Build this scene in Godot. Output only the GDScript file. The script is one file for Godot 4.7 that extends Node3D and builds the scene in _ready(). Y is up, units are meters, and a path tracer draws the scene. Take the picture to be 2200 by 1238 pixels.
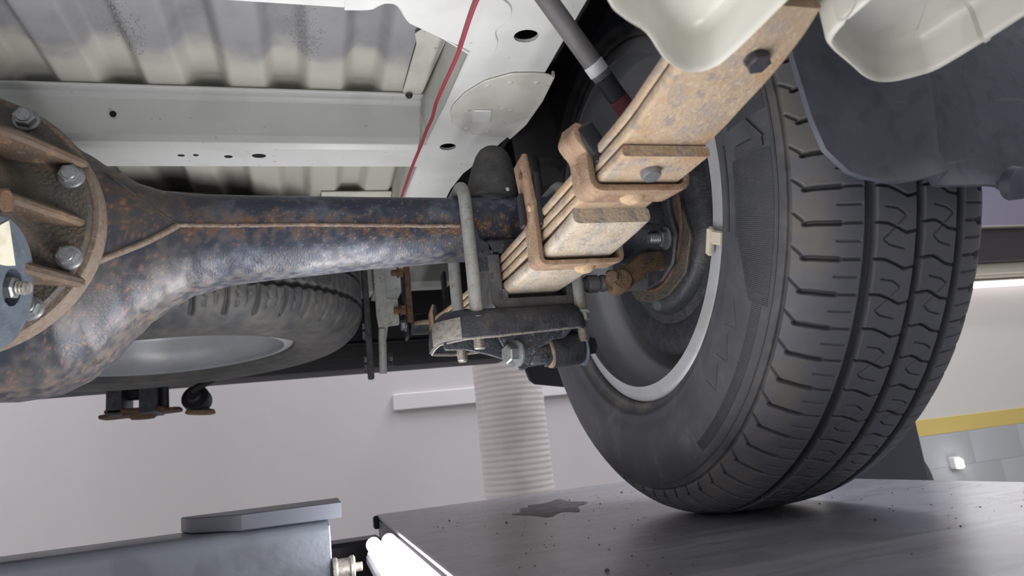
extends Node3D
# Underside of a white van standing on a garage lift. Units: metres. x points to the wheel, y up, the camera looks to -z.

var M := {}
var names := {}

func _ready() -> void:
	# ---------------------------------------------------------------- camera, sky, exposure
	var cam := Camera3D.new()
	cam.name = "camera"
	add_child(cam)
	cam.fov = 44.6373
	cam.near = 0.02
	cam.far = 60.0
	cam.transform = Transform3D(Basis(Vector3(0.95940, -0.10993, 0.25974), Vector3(0.04615, 0.96969, 0.23993), Vector3(-0.27824, -0.21821, 0.93540)).orthonormalized(), Vector3(0, 0.0916, 0))
	var att := CameraAttributesPhysical.new()
	att.frustum_focal_length = 29.2
	att.frustum_focus_distance = 0.72
	att.exposure_aperture = 14.0
	cam.attributes = att
	cam.fov = 44.6373
	var env := Environment.new()
	env.background_mode = Environment.BG_COLOR
	env.background_color = Color(0.02, 0.02, 0.022)
	env.ambient_light_source = Environment.AMBIENT_SOURCE_DISABLED
	env.tonemap_mode = Environment.TONE_MAPPER_LINEAR
	env.tonemap_exposure = 1.0
	env.sdfgi_enabled = true
	env.ssao_enabled = true
	env.ssil_enabled = true
	var we := WorldEnvironment.new()
	we.name = "world"
	we.environment = env
	add_child(we)
	# ---------------------------------------------------------------- lamps of the hall (fittings are built in build_room)
	for z in [-2.2, 0.6, 3.2]:
		hall_lamp(Vector3(2.3, 3.36, z), Vector2(0.9, 2.2), 11.2 if z < -1.0 else 5.2)
		hall_lamp(Vector3(-2.6, 3.36, z), Vector2(0.9, 2.2), 8.6 if z < -1.0 else 5.2)
	build_materials()
	build_room()
	build_lift()
	build_frame()
	build_axle()
	build_spring()
	build_wheel()
	build_spare()
	build_brake()
	build_rear()
	build_small()

func area(called: String, at: Vector3, dir: Vector3, along: Vector3, size: Vector2, energy: float, c := Color(1, 1, 1)) -> void:
	var l := AreaLight3D.new()
	l.name = called
	l.area_size = size
	l.light_energy = energy
	l.light_color = c
	l.area_range = 14.0
	l.area_attenuation = 2.0
	l.shadow_enabled = true
	var z := -dir.normalized()
	var x := along.normalized()
	x = (x - z * x.dot(z)).normalized()
	l.transform = Transform3D(Basis(x, z.cross(x), z), at)
	add_child(l, true)

func hall_lamp(at: Vector3, size: Vector2, energy: float) -> void:
	area("hall_light", at - Vector3(0, 0.075, 0), Vector3.DOWN, Vector3.RIGHT, size, energy, Color(0.97, 0.98, 1.0))

# ------------------------------------------------------------------ naming
func numbered(called: String) -> String:
	var n: int = names.get(called, 0)
	names[called] = n + 1
	return called if n == 0 else "%s_%03d" % [called, n]

func tag(o: Node, label: String, category: String, group := "") -> Node:
	o.set_meta("label", label)
	o.set_meta("category", category)
	if group != "":
		o.set_meta("group", group)
	return o

func thing(called: String, label: String, category: String, at := Vector3.ZERO, group := "") -> Node3D:
	var o := Node3D.new()
	o.name = numbered(called)
	add_child(o, true)
	o.position = at
	tag(o, label, category, group)
	return o

func origin_of(parent: Node) -> Vector3:
	var p := Vector3.ZERO
	var n := parent
	while n != self and n is Node3D:
		p += (n as Node3D).position
		n = n.get_parent()
	return p

# a soup (world coordinates) becomes one named mesh under parent
func part(called: String, soup: PackedVector3Array, mat: Material, parent: Node = null, crease := 40.0) -> MeshInstance3D:
	var p: Node = self if parent == null else parent
	return put(called, soup_mesh(soup, -origin_of(p), crease), mat, p)

func put(called: String, mesh: Mesh, mat: Material, p: Node) -> MeshInstance3D:
	var o := MeshInstance3D.new()
	o.name = numbered(called) if p == self else called
	o.mesh = mesh
	o.material_override = null
	(mesh as ArrayMesh).surface_set_material(0, mat)
	o.cast_shadow = GeometryInstance3D.SHADOW_CASTING_SETTING_ON
	p.add_child(o, true)
	return o

func structure(called: String, soup: PackedVector3Array, mat: Material) -> MeshInstance3D:
	var o := part(called, soup, mat)
	o.set_meta("kind", "structure")
	return o

# ------------------------------------------------------------------ meshes
func soup_mesh(t: PackedVector3Array, shift: Vector3, crease: float) -> ArrayMesh:
	var n := t.size()
	var fn := PackedVector3Array()
	var at := {}
	var keys := []
	for f in range(0, n, 3):
		var a := t[f]
		var cr := (t[f + 2] - a).cross(t[f + 1] - a)
		var l := cr.length()
		fn.append(cr / l if l > 1e-14 else Vector3.ZERO)
		for k in 3:
			var key := Vector3i((t[f + k] * 50000.0).round())
			keys.append(key)
			if not at.has(key):
				at[key] = PackedInt32Array()
			at[key].append(f / 3)
	var limit := cos(deg_to_rad(crease))
	var nn := PackedVector3Array()
	nn.resize(n)
	var pp := PackedVector3Array()
	pp.resize(n)
	for i in n:
		var me := fn[i / 3]
		var s := Vector3.ZERO
		for f in at[keys[i]]:
			if fn[f].dot(me) > limit:
				s += fn[f] * corner_angle(t, f, keys[i])
		nn[i] = s.normalized() if s.length() > 1e-9 else me
		pp[i] = t[i] + shift
	var arr := []
	arr.resize(Mesh.ARRAY_MAX)
	arr[Mesh.ARRAY_VERTEX] = pp
	arr[Mesh.ARRAY_NORMAL] = nn
	var m := ArrayMesh.new()
	m.add_surface_from_arrays(Mesh.PRIMITIVE_TRIANGLES, arr)
	return m

func corner_angle(t: PackedVector3Array, f: int, key: Vector3i) -> float:
	for k in 3:
		var p := t[f * 3 + k]
		if Vector3i((p * 50000.0).round()) == key:
			return (t[f * 3 + (k + 1) % 3] - p).angle_to(t[f * 3 + (k + 2) % 3] - p) + 0.001
	return 0.001

# rows x cols points; wr/wc: closed in that direction. Colours are linear.
func grid_mesh(rows: int, cols: int, p: PackedVector3Array, c: PackedColorArray, wr: bool, wc: bool, outward: int = 0) -> ArrayMesh:
	var ix := PackedInt32Array()
	var nn := PackedVector3Array()
	nn.resize(p.size())
	var volume := 0.0
	var mid := Vector3.ZERO
	for i in range(0, p.size(), 37):
		mid += p[i]
	mid /= ceil(p.size() / 37.0)
	for r in (rows if wr else rows - 1):
		var r2 := (r + 1) % rows
		for k in (cols if wc else cols - 1):
			var k2 := (k + 1) % cols
			var a := r * cols + k
			var b := r * cols + k2
			var d := r2 * cols + k
			var e := r2 * cols + k2
			ix.append(a); ix.append(b); ix.append(e)
			ix.append(a); ix.append(e); ix.append(d)
			var fnrm := (p[e] - p[a]).cross(p[b] - p[d])   # outward when clockwise
			nn[a] += fnrm; nn[b] += fnrm; nn[d] += fnrm; nn[e] += fnrm
			volume += (p[a] - mid).dot((p[b] - mid).cross(p[e] - mid)) + (p[a] - mid).dot((p[e] - mid).cross(p[d] - mid))
	var flip := volume > 0.0 if outward == 0 else outward < 0
	if flip:
		for i in range(0, ix.size(), 3):
			var q := ix[i + 1]
			ix[i + 1] = ix[i + 2]
			ix[i + 2] = q
	var s := -1.0 if flip else 1.0
	for i in nn.size():
		nn[i] = nn[i].normalized() * s
	# the cross above points along (e-a)x(b-d); make it agree with the winding
	var f0 := (p[ix[2]] - p[ix[0]]).cross(p[ix[1]] - p[ix[0]])
	var agree := 0.0
	for i in range(0, mini(ix.size(), 3000), 3):
		var f := (p[ix[i + 2]] - p[ix[i]]).cross(p[ix[i + 1]] - p[ix[i]])
		agree += f.normalized().dot(nn[ix[i]])
	if agree < 0.0:
		for i in nn.size():
			nn[i] = -nn[i]
	var arr := []
	arr.resize(Mesh.ARRAY_MAX)
	arr[Mesh.ARRAY_VERTEX] = p
	arr[Mesh.ARRAY_NORMAL] = nn
	if c.size() == p.size():
		arr[Mesh.ARRAY_COLOR] = c
	arr[Mesh.ARRAY_INDEX] = ix
	var m := ArrayMesh.new()
	m.add_surface_from_arrays(Mesh.PRIMITIVE_TRIANGLES, arr)
	return m

func quad(t: PackedVector3Array, a: Vector3, b: Vector3, c: Vector3, d: Vector3) -> void:
	t.append(a); t.append(b); t.append(c)
	t.append(a); t.append(c); t.append(d)

# turn a closed soup so that its faces look outward (clockwise)
func orient(t: PackedVector3Array) -> PackedVector3Array:
	var v := 0.0
	var o := t[0] if t.size() else Vector3.ZERO
	for i in range(0, t.size(), 3):
		v += (t[i] - o).dot((t[i + 1] - o).cross(t[i + 2] - o))
	if v > 0.0:
		for i in range(0, t.size(), 3):
			var q := t[i + 1]
			t[i + 1] = t[i + 2]
			t[i + 2] = q
	return t

func join(list: Array) -> PackedVector3Array:
	var t := PackedVector3Array()
	for s in list:
		t.append_array(s)
	return t

func moved(t: PackedVector3Array, x: Transform3D) -> PackedVector3Array:
	return x * t

# Transform whose y axis looks along dir
func along(at: Vector3, dir: Vector3, roll := 0.0) -> Transform3D:
	var y := dir.normalized()
	var h := Vector3.RIGHT if absf(y.x) < 0.8 else Vector3.BACK
	var z := h.cross(y).normalized()
	var x := y.cross(z)
	return Transform3D(Basis(x, y, z) * Basis(Vector3.UP, roll), at)

func inset(poly: PackedVector2Array, d: float) -> PackedVector2Array:
	var out := PackedVector2Array()
	var n := poly.size()
	for i in n:
		var a := poly[(i + n - 1) % n]
		var b := poly[i]
		var c := poly[(i + 1) % n]
		var e1 := (b - a).normalized()
		var e2 := (c - b).normalized()
		var n1 := Vector2(-e1.y, e1.x)
		var n2 := Vector2(-e2.y, e2.x)
		var m := (n1 + n2)
		var k := m.length_squared()
		out.append(b + (m * (2.0 * d / maxf(k, 0.5)) if k > 1e-6 else n1 * d))
	return out

func ccw(poly: PackedVector2Array) -> PackedVector2Array:
	var s := 0.0
	for i in poly.size():
		s += poly[i].cross(poly[(i + 1) % poly.size()])
	if s < 0.0:
		poly.reverse()
	return poly

# polygon (local x, z) pushed along local y from 0 to h, with a bevel and through holes
func prism(poly_in: PackedVector2Array, h: float, bevel: float, x: Transform3D, holes: Array = []) -> PackedVector3Array:
	var poly := ccw(poly_in.duplicate())
	var small := inset(poly, bevel) if bevel > 0.0 else poly
	var rings := [[small, 0.0], [poly, bevel], [poly, h - bevel], [small, h]] if bevel > 0.0 else [[poly, 0.0], [poly, h]]
	var t := PackedVector3Array()
	var n := poly.size()
	for k in rings.size() - 1:
		var p: PackedVector2Array = rings[k][0]
		var q: PackedVector2Array = rings[k + 1][0]
		var ya: float = rings[k][1]
		var yb: float = rings[k + 1][1]
		for i in n:
			var j := (i + 1) % n
			quad(t, Vector3(p[i].x, ya, p[i].y), Vector3(p[j].x, ya, p[j].y), Vector3(q[j].x, yb, q[j].y), Vector3(q[i].x, yb, q[i].y))
	var cap := small.duplicate()
	for hole_in in holes:
		var hole := ccw((hole_in as PackedVector2Array).duplicate())
		var m := hole.size()
		for i in m:
			var j := (i + 1) % m
			quad(t, Vector3(hole[j].x, 0, hole[j].y), Vector3(hole[i].x, 0, hole[i].y), Vector3(hole[i].x, h, hole[i].y), Vector3(hole[j].x, h, hole[j].y))
		# bridge
		var bi := 0
		var bj := 0
		var best := 1e9
		for i in cap.size():
			for j in m:
				var d := cap[i].distance_squared_to(hole[j])
				if d < best:
					best = d; bi = i; bj = j
		var merged := PackedVector2Array()
		for i in bi + 1:
			merged.append(cap[i])
		for j in m + 1:
			merged.append(hole[posmod(bj - j, m)])
		for i in range(bi, cap.size()):
			merged.append(cap[i])
		cap = merged
	var tri := Geometry2D.triangulate_polygon(cap)
	for i in range(0, tri.size(), 3):
		var a := cap[tri[i]]
		var b := cap[tri[i + 1]]
		var c := cap[tri[i + 2]]
		if (b - a).cross(c - a) < 0.0:
			var q := b
			b = c
			c = q
		t.append(Vector3(a.x, 0, a.y)); t.append(Vector3(c.x, 0, c.y)); t.append(Vector3(b.x, 0, b.y))
		t.append(Vector3(a.x, h, a.y)); t.append(Vector3(b.x, h, b.y)); t.append(Vector3(c.x, h, c.y))
	# sides are built so that (x, z) counter-clockwise polygons agree with the caps
	return orient(x * t)

func box(c: Vector3, s: Vector3, b := 0.0, turn := Basis.IDENTITY) -> PackedVector3Array:
	var p := PackedVector2Array([Vector2(-s.x / 2, -s.z / 2), Vector2(s.x / 2, -s.z / 2), Vector2(s.x / 2, s.z / 2), Vector2(-s.x / 2, s.z / 2)])
	if b > 0.0:
		p = round_corners(p, b, 2)
	return prism(p, s.y, b, Transform3D(turn, c) * Transform3D(Basis.IDENTITY, Vector3(0, -s.y / 2, 0)))

func round_corners(p: PackedVector2Array, r: float, segs: int) -> PackedVector2Array:
	var out := PackedVector2Array()
	var n := p.size()
	for i in n:
		var b := p[i]
		var u := p[(i + n - 1) % n] - b
		var v := p[(i + 1) % n] - b
		var half := absf(u.angle_to(v)) / 2.0
		var d := minf(r / maxf(tan(half), 0.05), 0.45 * minf(u.length(), v.length()))
		var p0 := b + u.normalized() * d
		var p2 := b + v.normalized() * d
		for k in segs + 1:
			var s := float(k) / segs
			out.append(p0.lerp(b, s).lerp(b.lerp(p2, s), s))
	return out

func rect(w: float, h: float, r: float, segs := 3) -> PackedVector2Array:
	return round_corners(PackedVector2Array([Vector2(-w / 2, -h / 2), Vector2(w / 2, -h / 2), Vector2(w / 2, h / 2), Vector2(-w / 2, h / 2)]), r, segs)

func ngon(n: int, r: float, turn := 0.0) -> PackedVector2Array:
	var p := PackedVector2Array()
	for i in n:
		p.append(Vector2.from_angle(turn + TAU * i / n) * r)
	return p

func oval(c: Vector2, rx: float, rz: float, turn := 0.0, n := 24) -> PackedVector2Array:
	var p := PackedVector2Array()
	for i in n:
		var a := TAU * i / n
		p.append(c + Vector2(cos(a) * rx, sin(a) * rz).rotated(turn))
	return p

# profile of (radius, height) points round the local y axis; a closed loop when loop is set
func lathe(prof: Array, segs: int, x: Transform3D, loop := false) -> PackedVector3Array:
	var t := PackedVector3Array()
	var n := prof.size()
	for k in (n if loop else n - 1):
		var p: Vector2 = prof[k]
		var q: Vector2 = prof[(k + 1) % n]
		for i in segs:
			var a := TAU * i / segs
			var b := TAU * (i + 1) / segs if i + 1 < segs else 0.0
			var p1 := Vector3(cos(a) * p.x, p.y, sin(a) * p.x)
			var p2 := Vector3(cos(b) * p.x, p.y, sin(b) * p.x)
			var q1 := Vector3(cos(a) * q.x, q.y, sin(a) * q.x)
			var q2 := Vector3(cos(b) * q.x, q.y, sin(b) * q.x)
			if p.x > 1e-7:
				t.append(p1); t.append(p2); t.append(q2 if q.x > 1e-7 else q1)
			if q.x > 1e-7:
				t.append(p1); t.append(q2); t.append(q1)
	return orient(x * t)

func cyl(a: Vector3, b: Vector3, r: float, segs := 20, bevel := 0.0008, r2 := -1.0) -> PackedVector3Array:
	var h := a.distance_to(b)
	var e := r if r2 < 0.0 else r2
	return lathe([Vector2(0, 0), Vector2(r - bevel, 0), Vector2(r, bevel), Vector2(e, h - bevel), Vector2(e - bevel, h), Vector2(0, h)], segs, along(a, b - a))

# closed profile carried along a path; frame: profile x along side (a fixed direction), profile y across it and the path
func sweep(prof: PackedVector2Array, path: PackedVector3Array, side: Vector3, ring := false, scales: Array = []) -> PackedVector3Array:
	var t := PackedVector3Array()
	var n := path.size()
	var m := prof.size()
	var pts := []
	for i in n:
		var d: Vector3
		if ring:
			d = path[(i + 1) % n] - path[(i + n - 1) % n]
		else:
			d = path[mini(i + 1, n - 1)] - path[maxi(i - 1, 0)]
		d = d.normalized()
		var x := (side - d * side.dot(d)).normalized()
		var y := d.cross(x)
		# mitre
		var k := 1.0
		if ring or (i > 0 and i < n - 1):
			var e := (path[(i + 1) % n] - path[i]).normalized()
			k = 1.0 / maxf(e.dot(d), 0.5)
		var s: Vector2 = scales[i] if scales.size() else Vector2.ONE
		var row := PackedVector3Array()
		for q in prof:
			row.append(path[i] + x * q.x * s.x + y * q.y * s.y * k)
		pts.append(row)
	for i in (n if ring else n - 1):
		var p: PackedVector3Array = pts[i]
		var q: PackedVector3Array = pts[(i + 1) % n]
		for j in m:
			var j2 := (j + 1) % m
			quad(t, p[j], p[j2], q[j2], q[j])
	if not ring:
		var tri := Geometry2D.triangulate_polygon(prof)
		var flip := prof.size() > 2 and (prof[tri[1]] - prof[tri[0]]).cross(prof[tri[2]] - prof[tri[0]]) < 0.0
		var sgn := 0.0
		for j in m:
			sgn += prof[j].cross(prof[(j + 1) % m])
		for i in range(0, tri.size(), 3):
			var a := tri[i]
			var b := tri[i + 1]
			var c := tri[i + 2]
			if flip != (sgn < 0.0):
				var q2 := b
				b = c
				c = q2
			t.append(pts[0][a]); t.append(pts[0][c]); t.append(pts[0][b])
			t.append(pts[n - 1][a]); t.append(pts[n - 1][b]); t.append(pts[n - 1][c])
	return orient(t)

# round tube along any path
func tube(path: PackedVector3Array, r: float, segs := 10, r_end := -1.0) -> PackedVector3Array:
	var t := PackedVector3Array()
	var n := path.size()
	var up := Vector3.UP
	if absf((path[1] - path[0]).normalized().dot(up)) > 0.9:
		up = Vector3.RIGHT
	var rows := []
	for i in n:
		var d := (path[mini(i + 1, n - 1)] - path[maxi(i - 1, 0)]).normalized()
		var x := (up - d * up.dot(d)).normalized()
		up = x
		var y := d.cross(x)
		var rr := r if r_end < 0.0 else lerpf(r, r_end, float(i) / (n - 1))
		var row := PackedVector3Array()
		for k in segs:
			var a := TAU * k / segs
			row.append(path[i] + (x * cos(a) + y * sin(a)) * rr)
		rows.append(row)
	for i in n - 1:
		for k in segs:
			var k2 := (k + 1) % segs
			quad(t, rows[i][k], rows[i][k2], rows[i + 1][k2], rows[i + 1][k])
	for k in segs:
		var k2 := (k + 1) % segs
		t.append(path[0]); t.append(rows[0][k2]); t.append(rows[0][k])
		t.append(path[n - 1]); t.append(rows[n - 1][k]); t.append(rows[n - 1][k2])
	return orient(t)

# straight corners become arcs
func fillet(p: PackedVector3Array, r: float, segs := 5) -> PackedVector3Array:
	var out := PackedVector3Array([p[0]])
	for i in range(1, p.size() - 1):
		var b := p[i]
		var u := p[i - 1] - b
		var v := p[i + 1] - b
		var half := u.angle_to(v) / 2.0
		var d := minf(r / maxf(tan(half), 0.05), 0.48 * minf(u.length(), v.length()))
		var p0 := b + u.normalized() * d
		var p2 := b + v.normalized() * d
		for k in segs + 1:
			var s := float(k) / segs
			out.append(p0.lerp(b, s).lerp(b.lerp(p2, s), s))
	out.append(p[p.size() - 1])
	return out

func spline(p: PackedVector3Array, per := 6) -> PackedVector3Array:
	var out := PackedVector3Array()
	var n := p.size()
	for i in n - 1:
		var a := p[maxi(i - 1, 0)]
		var d := p[mini(i + 2, n - 1)]
		for k in per:
			out.append(p[i].cubic_interpolate(p[i + 1], a, d, float(k) / per))
	out.append(p[n - 1])
	return out

func spline2(p: PackedVector2Array, per := 4, closed := true) -> PackedVector2Array:
	var out := PackedVector2Array()
	var n := p.size()
	for i in (n if closed else n - 1):
		var a := p[(i + n - 1) % n] if closed else p[maxi(i - 1, 0)]
		var b := p[(i + 1) % n]
		var d := p[(i + 2) % n] if closed else p[mini(i + 2, n - 1)]
		for k in per:
			out.append(p[i].cubic_interpolate(b, a, d, float(k) / per))
	if not closed:
		out.append(p[n - 1])
	return out

# hexagon bolt head with flange, pointing along dir
func bolt(at: Vector3, dir: Vector3, r: float, h: float, washer := 1.3, roll := 0.3, dish := 0.0) -> PackedVector3Array:
	var x := along(at, dir, roll)
	var s := lathe([Vector2(0, 0), Vector2(r * washer, 0), Vector2(r * washer, h * 0.16), Vector2(r * washer * 0.96, h * 0.22), Vector2(r * 0.9, h * 0.3), Vector2(0, h * 0.3)], 24, x)
	var hex := prism(ngon(6, r), h * 0.8, h * 0.1, x * Transform3D(Basis.IDENTITY, Vector3(0, h * 0.2, 0)))
	if dish > 0.0:
		hex = join([hex, lathe([Vector2(0, 0), Vector2(r * 0.7, 0), Vector2(r * 0.62, dish), Vector2(0, dish * 0.9)], 18, x * Transform3D(Basis.IDENTITY, Vector3(0, h, 0)))])
	return join([s, hex])

# threaded end: ridged lathe
func thread(a: Vector3, b: Vector3, r: float, pitch := 0.0016) -> PackedVector3Array:
	var h := a.distance_to(b)
	var prof := [Vector2(0, 0), Vector2(r * 0.86, 0)]
	var y := 0.0
	while y + pitch < h:
		prof.append(Vector2(r, y + pitch * 0.5))
		prof.append(Vector2(r * 0.86, y + pitch))
		y += pitch
	prof.append(Vector2(r * 0.8, h))
	prof.append(Vector2(0, h))
	return lathe(prof, 16, along(a, b - a))

func V2(a: Array) -> PackedVector2Array:
	var p := PackedVector2Array()
	for i in range(0, a.size(), 2):
		p.append(Vector2(a[i], a[i + 1]))
	return p

func V3(a: Array) -> PackedVector3Array:
	var p := PackedVector3Array()
	for i in range(0, a.size(), 3):
		p.append(Vector3(a[i], a[i + 1], a[i + 2]))
	return p

func lin(c: Color) -> Color:
	return c.srgb_to_linear()
# ------------------------------------------------------------------ materials
func noise_bytes(size: int, freq: float, oct: int, seed_: int, stretch := Vector2i.ONE, kind := FastNoiseLite.TYPE_SIMPLEX_SMOOTH) -> PackedByteArray:
	var n := FastNoiseLite.new()
	n.noise_type = kind
	n.seed = seed_
	n.frequency = freq
	n.fractal_type = FastNoiseLite.FRACTAL_FBM if oct > 1 else FastNoiseLite.FRACTAL_NONE
	n.fractal_octaves = oct
	var im := n.get_seamless_image(size / stretch.x, size / stretch.y)
	if stretch != Vector2i.ONE:
		im.resize(size, size, Image.INTERPOLATE_CUBIC)
	im.convert(Image.FORMAT_L8)
	return im.get_data()

# base colour, then layers of [colour, frequency, octaves, low, high, strength, (stretch)] where the noise passes from low to high
func tex(size: int, base: Color, layers: Array, seed_: int) -> ImageTexture:
	var n := size * size
	var r := PackedFloat32Array(); r.resize(n); r.fill(base.r)
	var g := PackedFloat32Array(); g.resize(n); g.fill(base.g)
	var b := PackedFloat32Array(); b.resize(n); b.fill(base.b)
	var k := 0
	for l in layers:
		k += 1
		var c: Color = l[0]
		var d := noise_bytes(size, l[1], l[2], seed_ + k * 17, l[6] if l.size() > 6 else Vector2i.ONE)
		var table := PackedFloat32Array()
		for i in 256:
			table.append(smoothstep(l[3], l[4], i / 255.0) * float(l[5]))
		for i in n:
			var w := table[d[i]]
			if w > 0.004:
				r[i] += (c.r - r[i]) * w
				g[i] += (c.g - g[i]) * w
				b[i] += (c.b - b[i]) * w
	var out := PackedByteArray()
	out.resize(n * 3)
	for i in n:
		out[i * 3] = int(clampf(r[i], 0, 1) * 255.0)
		out[i * 3 + 1] = int(clampf(g[i], 0, 1) * 255.0)
		out[i * 3 + 2] = int(clampf(b[i], 0, 1) * 255.0)
	return ImageTexture.create_from_image(Image.create_from_data(size, size, false, Image.FORMAT_RGB8, out))

func bumps(size: int, freq: float, oct: int, seed_: int, strength: float, stretch := Vector2i.ONE) -> ImageTexture:
	var im := Image.create_from_data(size, size, false, Image.FORMAT_L8, noise_bytes(size, freq, oct, seed_, stretch))
	im.convert(Image.FORMAT_RGBA8)
	im.bump_map_to_normal_map(strength)
	return ImageTexture.create_from_image(im)

func mat(c: Color, rough: float, metal := 0.0, t: Texture2D = null, scale := 5.0, nrm: Texture2D = null, depth := 0.5) -> StandardMaterial3D:
	var m := StandardMaterial3D.new()
	m.albedo_color = c
	m.roughness = rough
	m.metallic = metal
	if t or nrm:
		m.uv1_triplanar = true
		m.uv1_scale = Vector3.ONE * scale
	if t:
		m.albedo_texture = t
	if nrm:
		m.normal_enabled = true
		m.normal_texture = nrm
		m.normal_scale = depth
	return m

func rgb(r: int, g: int, b: int) -> Color:
	return Color(r / 255.0, g / 255.0, b / 255.0)

func build_materials() -> void:
	var grain := bumps(512, 0.035, 4, 3, 5.0)
	var fine := bumps(512, 0.11, 3, 5, 4.0)
	var W := Color.WHITE
	var wide := Vector2i(1, 8)
	# paint of the frame: off-white with small dark chips
	M.white = mat(W, 0.38, 0, tex(512, rgb(220, 223, 222), [[rgb(206, 208, 204), 0.008, 3, 0.45, 0.8, 0.45], [rgb(170, 168, 160), 0.05, 2, 0.88, 0.93, 0.6], [rgb(90, 88, 84), 0.08, 2, 0.925, 0.945, 0.7]], 11), 3.0, grain, 0.05)
	M.white_dusty = mat(W, 0.5, 0, tex(512, rgb(208, 209, 202), [[rgb(190, 190, 180), 0.01, 4, 0.4, 0.75, 0.5], [rgb(130, 126, 116), 0.05, 2, 0.90, 0.94, 0.6]], 12), 3.0, grain, 0.06)
	M.bracket = mat(W, 0.36, 0, tex(512, rgb(206, 206, 198), [[rgb(192, 190, 178), 0.012, 3, 0.45, 0.8, 0.6]], 13), 4.0, grain, 0.04)
	# leaf spring: tan road dust over rust and grey steel
	M.leaf = mat(W, 0.72, 0.0, tex(1024, rgb(176, 157, 134), [[rgb(172, 140, 106), 0.004, 4, 0.44, 0.75, 0.65], [rgb(150, 144, 140), 0.005, 5, 0.56, 0.76, 0.6], [rgb(122, 120, 122), 0.010, 5, 0.70, 0.82, 0.5], [rgb(206, 190, 168), 0.03, 4, 0.55, 0.85, 0.45], [rgb(150, 122, 94), 0.05, 3, 0.68, 0.86, 0.4]], 21), 5.0, fine, 0.35)
	M.leaf_pale = mat(W, 0.75, 0.0, tex(1024, rgb(188, 176, 158), [[rgb(168, 150, 128), 0.006, 4, 0.46, 0.74, 0.6], [rgb(160, 156, 152), 0.012, 5, 0.5, 0.75, 0.6, Vector2i(1, 4)], [rgb(128, 126, 126), 0.016, 5, 0.66, 0.8, 0.5], [rgb(216, 206, 190), 0.04, 4, 0.55, 0.85, 0.55]], 22), 5.0, fine, 0.4)
	M.clip = mat(W, 0.78, 0.0, tex(512, rgb(150, 126, 104), [[rgb(126, 98, 78), 0.008, 4, 0.45, 0.75, 0.7], [rgb(178, 156, 130), 0.02, 4, 0.55, 0.8, 0.6], [rgb(108, 86, 70), 0.05, 3, 0.66, 0.85, 0.5]], 23), 6.0, fine, 0.4)
	M.clip_tan = mat(W, 0.75, 0.0, tex(512, rgb(192, 168, 140), [[rgb(176, 144, 110), 0.01, 4, 0.45, 0.75, 0.7], [rgb(220, 200, 174), 0.02, 4, 0.58, 0.8, 0.6], [rgb(130, 98, 72), 0.05, 3, 0.72, 0.87, 0.5]], 24), 6.0, fine, 0.35)
	M.rib = mat(W, 0.75, 0.0, tex(512, rgb(98, 82, 68), [[rgb(76, 68, 60), 0.008, 4, 0.42, 0.7, 0.7], [rgb(140, 114, 88), 0.02, 4, 0.60, 0.82, 0.7]], 45), 5.0, fine, 0.5)
	M.rust = mat(W, 0.85, 0.0, tex(512, rgb(100, 76, 60), [[rgb(72, 56, 48), 0.012, 4, 0.45, 0.75, 0.8], [rgb(136, 102, 74), 0.03, 4, 0.58, 0.8, 0.6]], 25), 7.0, fine, 0.6)
	M.grime = mat(W, 0.62, 0.1, tex(1024, rgb(82, 78, 72), [[rgb(108, 90, 72), 0.006, 4, 0.48, 0.75, 0.75], [rgb(66, 68, 70), 0.012, 4, 0.52, 0.75, 0.7], [rgb(134, 102, 74), 0.03, 4, 0.70, 0.84, 0.55], [rgb(128, 122, 112), 0.06, 3, 0.74, 0.88, 0.4]], 26), 4.0, fine, 0.5)
	M.carrier = mat(W, 0.7, 0.0, tex(512, rgb(128, 104, 82), [[rgb(92, 78, 66), 0.008, 4, 0.42, 0.7, 0.7], [rgb(158, 130, 100), 0.02, 4, 0.56, 0.8, 0.7], [rgb(70, 70, 70), 0.01, 4, 0.6, 0.8, 0.6]], 27), 5.0, fine, 0.5)
	M.zinc = mat(W, 0.42, 0.55, tex(512, rgb(140, 144, 148), [[rgb(118, 126, 124), 0.02, 4, 0.45, 0.75, 0.7], [rgb(120, 92, 66), 0.04, 4, 0.7, 0.82, 0.6]], 28), 12.0, fine, 0.15)
	M.ubolt = mat(W, 0.5, 0.15, tex(512, rgb(166, 169, 166), [[rgb(146, 149, 144), 0.012, 4, 0.45, 0.75, 0.6], [rgb(132, 104, 76), 0.014, 4, 0.70, 0.86, 0.5], [rgb(92, 84, 72), 0.06, 3, 0.76, 0.84, 0.7]], 29), 8.0, fine, 0.3)
	M.black_metal = mat(W, 0.46, 0.15, tex(512, rgb(58, 61, 68), [[rgb(84, 84, 84), 0.012, 4, 0.5, 0.8, 0.6], [rgb(38, 40, 46), 0.02, 4, 0.55, 0.75, 0.6], [rgb(120, 116, 108), 0.08, 3, 0.72, 0.84, 0.5], [rgb(112, 82, 58), 0.03, 4, 0.74, 0.86, 0.5]], 30), 6.0, fine, 0.35)
	M.blue_metal = mat(W, 0.5, 0.2, tex(512, rgb(96, 106, 118), [[rgb(78, 84, 92), 0.012, 4, 0.45, 0.75, 0.7], [rgb(138, 142, 144), 0.05, 4, 0.7, 0.85, 0.5]], 31), 6.0, fine, 0.2)
	M.clevis = mat(W, 0.45, 0.15, tex(512, rgb(84, 90, 98), [[rgb(58, 60, 66), 0.012, 4, 0.45, 0.7, 0.8], [rgb(150, 150, 146), 0.05, 4, 0.62, 0.8, 0.6], [rgb(104, 84, 64), 0.03, 4, 0.70, 0.84, 0.5]], 46), 7.0, fine, 0.3)
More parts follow.
